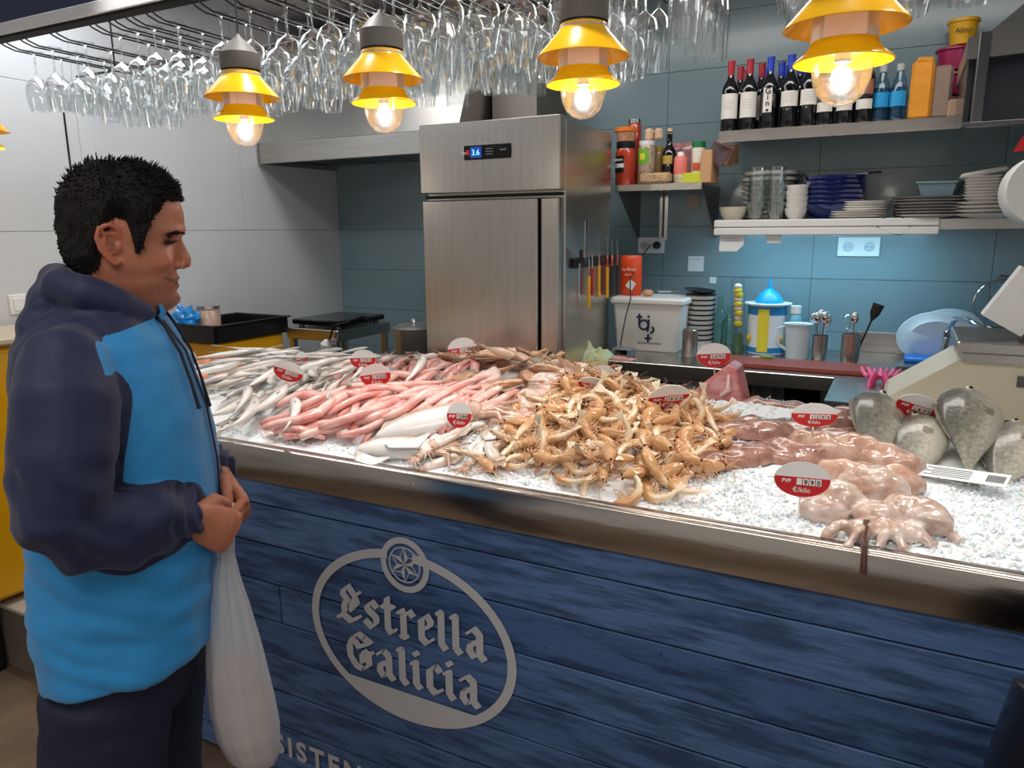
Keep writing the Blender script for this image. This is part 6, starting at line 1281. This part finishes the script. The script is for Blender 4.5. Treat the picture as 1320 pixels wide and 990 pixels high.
# eyes: narrow smiling slits with dark lashes, brows
e_ = B(); lb = B(); bw = B()
for sg in (-1, 1):
    e_.ball((.0795, sg * .031, 1.4835), (.0095, .0095, .0035), 14)
    lb.tube([(.088, sg * .020, 1.4845), (.0915, sg * .028, 1.4862), (.087, sg * .038, 1.4852), (.079, sg * .045, 1.4825)], [.0008, .0014, .0014, .0007], 6)
    r2 = random.Random(9)
    for i in range(150):
        t_ = r2.random(); p0 = Vector((.103 - .022 * t_ ** 1.6, sg * (.014 + .036 * t_), 1.500 - .006 * t_ + .003 * math.sin(PI * t_) + r2.uniform(-.0034, .0034))); bw.tube([p0, p0 + Vector((-.001, sg * .006, .0008 + r2.uniform(-.001, .001)))], [.0012, .0003], 4)
hair_m = mat('dark_hair', srgb(24, 20, 18), .75, bump=.8, bs=260, spec=.3)
hturn(e_).build('eyes', mat('eye_dark', srgb(60, 45, 38), .15), man, loc=(0, 0, -FL)); hturn(lb).build('eyelashes', hair_m, man, loc=(0, 0, -FL)); hturn(bw).build('eyebrows', hair_m, man, loc=(0, 0, -FL))
# hair: cap with a real edge plus tufts
def hairline(th):                                                  # lowest z of the hair at an angle round the head (0 = front)
    a = abs((th + PI) % (2 * PI) - PI) / PI
    return np.interp(a, [0, .16, .24, .30, .36, .40, .43, .50, .56, .60, .66, .8, 1.0], [1.556, 1.553, 1.553, 1.535, 1.522, 1.470, 1.466, 1.520, 1.526, 1.482, 1.445, 1.430, 1.425])
hc = B(); NT, NZ = 96, 30; outer = []; inner = []
for j in range(NZ + 1):
    for i in range(NT):
        th = 2 * PI * i / NT; z0 = hairline(th) + .003 * nz(i * 1.7, 3); z_ = z0 + (1.6035 - z0) * j / NZ
        q = head_pt(th, min(z_, 1.603)); thick = (.003 + .012 * sstep(0, .5, (z_ - z0) / .06)) * (1 + .28 * noise.noise(q * 75) + .25 * noise.noise(q * 32))
        if j == NZ: thick = .013
        outer.append(head_pt(th, min(z_, 1.603), thick)); 
hc.add(outer, [(j * NT + i, j * NT + (i + 1) % NT, (j + 1) * NT + (i + 1) % NT, (j + 1) * NT + i) for j in range(NZ) for i in range(NT)] + [tuple(NZ * NT + i for i in range(NT))])
r2 = random.Random(4)
for k_ in range(4200):
    j = r2.randint(0, NZ - 1); i = r2.randint(0, NT - 1); p0 = outer[j * NT + i]; cen = Vector((0, 0, 1.51)); nrm = (p0 - cen).normalized()
    top = sstep(1.54, 1.60, p0.z); front = sstep(.03, .08, p0.x); l = r2.uniform(.003, .007) + .009 * top * r2.random() ** 2 + .007 * front * top * r2.random()
    d = (nrm * (.35 + .4 * top) + Vector((.55 * (1 - .5 * top), .2 * r2.uniform(-1, 1), -.5 * (1 - top) + .3 * top * r2.random())) + Vector([r2.uniform(-.3, .3) for _ in range(3)])).normalized()
    hc.tube([p0 - nrm * .003, p0 + d * l * .6 + nrm * .001, p0 + d * l], [.0013, .0009, .0001], 3)
hturn(hc).build('hair', hair_m, man, loc=(0, 0, -FL), ang=180)
# --- jacket
TOR = [(1.395, -.080, .022, .070), (1.375, -.112, .036, .105), (1.352, -.138, .058, .145), (1.325, -.163, .076, .172), (1.28, -.168, .094, .185), (1.20, -.170, .112, .188), (1.10, -.176, .122, .188), (1.02, -.184, .122, .188), (.95, -.190, .117, .190), (.88, -.194, .110, .194), (.80, -.195, .100, .196), (.765, -.193, .095, .194)]
TR_ = TOR[::-1]
def tor_pt(th, z_):
    xb, xf, hw = interp(TR_, z_); xc = (xb + xf) / 2; c, s_ = math.cos(th), math.sin(th); e = .82
    x = xc + (xf - xb) / 2 * math.copysign(abs(c) ** e, c); y = hw * math.copysign(abs(s_) ** e, s_)
    return Vector((x, y, z_ + .12 * x * sstep(1.0, .77, z_)))
jb = B(); n_ = 48; lv = [t_[0] for t_ in TOR]; zz = []
for a, b_ in zip(lv, lv[1:]): zz += [a, (a + b_) / 2]
zz.append(lv[-1])
vs = [tor_pt(2 * PI * i / n_, z_) for z_ in zz for i in range(n_)]
jb.add(vs, [(j * n_ + i, (j + 1) * n_ + i, (j + 1) * n_ + (i + 1) % n_, j * n_ + (i + 1) % n_) for j in range(len(zz) - 1) for i in range(n_)] + [tuple(range(n_)), tuple((len(zz) - 1) * n_ + i for i in range(n_ - 1, -1, -1))])
ARM = {}
for sg in (-1, 1):
    cu_ = (Vector(NW) + Vector((-.012, -.004, .014))) if sg < 0 else (Vector(FW) + Vector((-.012, .012, .012)))
    el = Vector((-.050, sg * .235, 1.080)); A_ = [(-.045, sg * .115, 1.315), (-.045, sg * .165, 1.305), (-.040, sg * .205, 1.26), (-.045, sg * .232, 1.18), (-.052, sg * .240, 1.10), (-.030, sg * .225, 1.062), tuple(el.lerp(cu_, .45) + Vector((.0, 0, -.018))), tuple(el.lerp(cu_, .75) + Vector((0, 0, -.006))), tuple(cu_)]
    Rr = [.050, .066, .074, .070, .066, .064, .060, .052, .036]; ARM[sg] = (A_, Rr)
    jb.tube(A_, Rr, 18); c2 = cu_ + (cu_ - Vector(A_[-2])).normalized() * .020; jb.tube([tuple(cu_ - (c2 - cu_) * .3), tuple(c2)], [.040, .036], 16)
# hood folded down behind the neck and the collar
jb.tube([(.045, -.040, 1.362), (.018, -.072, 1.385), (-.030, -.088, 1.408), (-.075, -.070, 1.420), (-.098, 0, 1.424), (-.075, .070, 1.420), (-.030, .088, 1.408), (.018, .072, 1.385), (.045, .040, 1.362)], [.020, .024, .026, .028, .030, .028, .026, .024, .020], 12)
jb.ball((-.103, 0, 1.388), (.038, .09, .040), 16); jb.ball((-.118, 0, 1.352), (.036, .11, .045), 16)
def segd(p_, A_, Rr):
    best = 9
    for a, b_, r0, r1 in zip(A_, A_[1:], Rr, Rr[1:]):
        a, b_ = Vector(a), Vector(b_); ab = b_ - a; t_ = max(0, min(1, (p_ - a).dot(ab) / ab.length_squared)); best = min(best, (p_ - a - ab * t_).length - (r0 + (r1 - r0) * t_))
    return best
def wrinkle(co):
    arm = min(segd(co, *ARM[-1]), segd(co, *ARM[1])) < .012
    d = .006 * noise.noise(Vector((co.x * 9, co.y * 9, co.z * 6))) + .0026 * noise.noise(co * 24)
    if arm:
        k = sstep(1.24, 1.10, co.z); d += .010 * k * noise.noise(Vector((co.x * 30 + co.z * 24, co.y * 10, co.z * 12 - co.x * 18))) + .003 * sstep(.06, .10, co.x) * math.sin(co.x * 420)
    else: d += .007 * noise.noise(Vector((co.x * 12 + 5, co.y * 10, co.z * 30 + co.x * 14))) * sstep(1.15, .9, co.z) + .006 * noise.noise(Vector((co.x * 16, co.y * 16 + 3, co.z * 4)))
    return d
def pattern(co):                                                   # > 0 where the cloth is light blue
    da = min(segd(co, *ARM[-1]), segd(co, *ARM[1])); torso = min(1, (da - .015) / .01)
    x, y, z_ = co
    seam = np.interp(z_, [1.10, 1.18, 1.24, 1.30, 1.352, 1.372], [-.30, -.02, .025, .018, .000, .005])
    front = (x - seam) / .02
    if z_ > 1.347: front = min(front, (1.352 + .35 * (x - .03) - z_) / .01)
    if z_ < 1.12: front = 1
    a_up = sstep(1.10, 1.24, z_); 
    return min(torso if z_ < 1.27 else min(1, (da + .035 * sstep(1.27, 1.33, z_) - .010) / .01), front)
jm = world_mesh(jb, .0065, 4, 'jacket', .5, wrinkle)
jk = bpy.data.materials.new('jacket_cloth'); jk.use_nodes = True; N = jk.node_tree.nodes; L = jk.node_tree.links; b = N['Principled BSDF']
a = N.new('ShaderNodeAttribute'); a.attribute_name = 'pat'; gt = N.new('ShaderNodeMath'); gt.operation = 'GREATER_THAN'; gt.inputs[1].default_value = 0; L.new(a.outputs['Fac'], gt.inputs[0])
mx = N.new('ShaderNodeMix'); mx.data_type = 'RGBA'; mx.inputs['A'].default_value = srgb(24, 31, 70); mx.inputs['B'].default_value = srgb(38, 142, 208); L.new(gt.outputs[0], mx.inputs['Factor']); L.new(mx.outputs['Result'], b.inputs['Base Color'])
b.inputs['Roughness'].default_value = .62; b.inputs['Sheen Weight'].default_value = .15; n = N.new('ShaderNodeTexNoise'); n.inputs['Scale'].default_value = 18; n.inputs['Detail'].default_value = 4; tc = N.new('ShaderNodeTexCoord'); L.new(tc.outputs['Object'], n.inputs[0]); bp = N.new('ShaderNodeBump'); bp.inputs['Strength'].default_value = .25; bp.inputs['Distance'].default_value = .01; L.new(n.outputs[0], bp.inputs['Height']); L.new(bp.outputs[0], b.inputs['Normal'])
put(jm, 'jacket', jk, man, pattern)
def on_front(y, z_, off=.004):
    xb, xf, hw = interp(TR_, z_); xc = (xb + xf) / 2; s_ = min(1, abs(y) / hw) ** (1 / .82); c = math.sqrt(max(0, 1 - s_ * s_)) ** .82; return (xc + (xf - xb) / 2 * c + off, y, z_)
cd = B(); cd.tube([(.050, -.035, 1.372)] + [on_front(y, z_, .007) for y, z_ in ((-.040, 1.345), (-.050, 1.30), (-.058, 1.25), (-.062, 1.205))], [.0028, .0028, .0026, .0026, .0036], 6)
cd.tube([(.055, .018, 1.372)] + [on_front(y, z_, .008) for y, z_ in ((.020, 1.345), (.012, 1.30), (.004, 1.25), (-.004, 1.195))], [.0028, .0028, .0026, .0026, .0036], 6)
cd.build('drawstrings', mat('cord_navy', srgb(16, 18, 34), .7), man, loc=(0, 0, -FL))
zp = B(); zp.tube([on_front(-.008, z_, .004) for z_ in (1.36, 1.30, 1.2, 1.1, 1.0, .9, .80)], [(.004, .002)] * 7, 6, up=(1, 0, 0)); zp.build('zip', mat('zip_navy', srgb(22, 30, 62), .5), man, loc=(0, 0, -FL))
cl = B(); cl.tube([(.056, -.028, 1.350), (.064, -.024, 1.368), (.060, -.022, 1.384)], [(.012, .004), (.012, .004), (.009, .003)], 10, up=(1, 0, 0)); cl.build('collar_facing', mat('jacket_blue', srgb(38, 142, 208), .6), man, loc=(0, 0, -FL))
# --- trousers and shoes
tb_ = B(); tb_.tube([(-.050, 0, .84), (-.052, 0, .76), (-.060, 0, .68)], [(.170, .122), (.176, .126), (.165, .118)], 28, up=(1, 0, 0))
for sg in (-1, 1):
    xo = -.022 if sg < 0 else .012
    tb_.tube([(-.055 + xo, sg * .085, .72), (-.070 + xo, sg * .092, .60), (-.085 + xo, sg * .095, .45), (-.09 + xo, sg * .10, .25), (-.10 + xo, sg * .105, .02), (-.105 + xo, sg * .105, -.13)], [(.096, .108), (.094, .104), (.088, .096), (.078, .086), (.070, .076), (.068, .074)], 20, up=(1, 0, 0))
put(world_mesh(tb_, .009, 3, 'trousers', .5, lambda co: .006 * noise.noise(Vector((co.x * 14, co.y * 14, co.z * 5))) + .003 * noise.noise(co * 26)), 'trousers', mat('navy_trousers', srgb(24, 28, 54), .75, bump=.2, bs=60), man)
for sg in (-1, 1):
    b = B(); b.tube([(-.16, sg * .105, -.155), (-.10, sg * .105, -.145), (-.02, sg * .11, -.155), (.06, sg * .115, -.168), (.10, sg * .115, -.175)], [(.034, .036), (.040, .052), (.044, .040), (.044, .028), (.03, .018)], 14); b.build('shoe', mat('shoe_dark', srgb(26, 26, 30), .6), man, loc=(0, 0, -FL))
# --- carrier bag: hangs from both hands, own thing
bgt = thing('carrier_bag', 'thin white plastic carrier bag with a pinkish parcel hanging from the hands of the man', 'bag', (-1.17, .82, FL), R(40))
BAG = [(.965, .118, .150, .012, -.045), (.93, .119, .146, .014, -.045), (.88, .106, .152, .022, -.045), (.83, .096, .162, .034, -.045), (.77, .088, .172, .045, -.045), (.70, .080, .182, .055, -.045), (.63, .078, .192, .062, -.045), (.57, .086, .198, .062, -.045), (.52, .104, .196, .052, -.045), (.495, .130, .190, .035, -.045), (.488, .15, .178, .015, -.045)]
def bagmesh(k, zmax, amp, seed):
    b = B(); n = 56; rows_ = []; L_ = [(a, *r_) for a, *r_ in BAG if a <= zmax]; m_ = 40
    z0, z1 = L_[-1][0], L_[0][0]; T = L_[::-1]
    for j in range(m_ + 1):
        z_ = z1 + (z0 - z1) * j / m_; xa, xb, hy, yc_ = interp(T, z_); xc = (xa + xb) / 2; a_ = (xb - xa) / 2
        for i in range(n):
            th = 2 * PI * i / n; pl = 1 + amp * noise.noise(Vector((math.cos(th) * 3.2, math.sin(th) * 3.2, z_ * 2.2 + seed))) + amp * .5 * math.sin(th * 9 + 3 * nz(z_ * 4, seed)) * sstep(.6, .9, z_)
            b.v.append((xc + a_ * k * pl * math.cos(th), yc_ + hy * k * pl * math.sin(th), z_))
    for j in range(m_):
        for i in range(n): b.f.append((j * n + i, j * n + (i + 1) % n, (j + 1) * n + (i + 1) % n, (j + 1) * n + i))
    b.f += [tuple(range(n - 1, -1, -1)), tuple(m_ * n + i for i in range(n))]; b.m = [0] * len(b.f); return b
pm_ = bpy.data.materials.new('bag_film'); pm_.use_nodes = True; N = pm_.node_tree.nodes; L = pm_.node_tree.links; N.remove(N['Principled BSDF'])
d1 = N.new('ShaderNodeBsdfDiffuse'); d1.inputs[0].default_value = srgb(222, 224, 228); tl = N.new('ShaderNodeBsdfTranslucent'); tl.inputs[0].default_value = srgb(222, 222, 226); tp_ = N.new('ShaderNodeBsdfTransparent'); gs = N.new('ShaderNodeBsdfGlossy'); gs.inputs['Roughness'].default_value = .3
m1 = N.new('ShaderNodeMixShader'); m1.inputs[0].default_value = .4; L.new(d1.outputs[0], m1.inputs[1]); L.new(tl.outputs[0], m1.inputs[2]); m2 = N.new('ShaderNodeMixShader'); m2.inputs[0].default_value = .26; L.new(m1.outputs[0], m2.inputs[1]); L.new(tp_.outputs[0], m2.inputs[2]); m3 = N.new('ShaderNodeMixShader'); m3.inputs[0].default_value = .07; L.new(m2.outputs[0], m3.inputs[1]); L.new(gs.outputs[0], m3.inputs[2]); L.new(m3.outputs[0], N['Material Output'].inputs[0])
bagmesh(1.0, 1.0, .16, 1).build('film', pm_, bgt, ang=180, loc=(0, 0, -FL)); bagmesh(.82, .72, .10, 5).build('parcel', mat('pink_parcel', srgb(206, 168, 156), .6, var=.12, vs=8), bgt, ang=180, loc=(0, 0, -FL))
hb_ = B()
for dx, dy in ((-.006, -.015), (.010, .012)): hb_.tube([(.128 + dx, -.045 + dy, .935), (.130 + dx, -.045 + dy, .965), (.134 + dx, -.04 + dy * 1.5, .995), (.136 + dx, -.035 + dy * 2, 1.012)], [(.012, .004), (.009, .004), (.008, .003), (.006, .003)], 8)
hb_.build('handles', pm_, bgt, ang=180, loc=(0, 0, -FL))
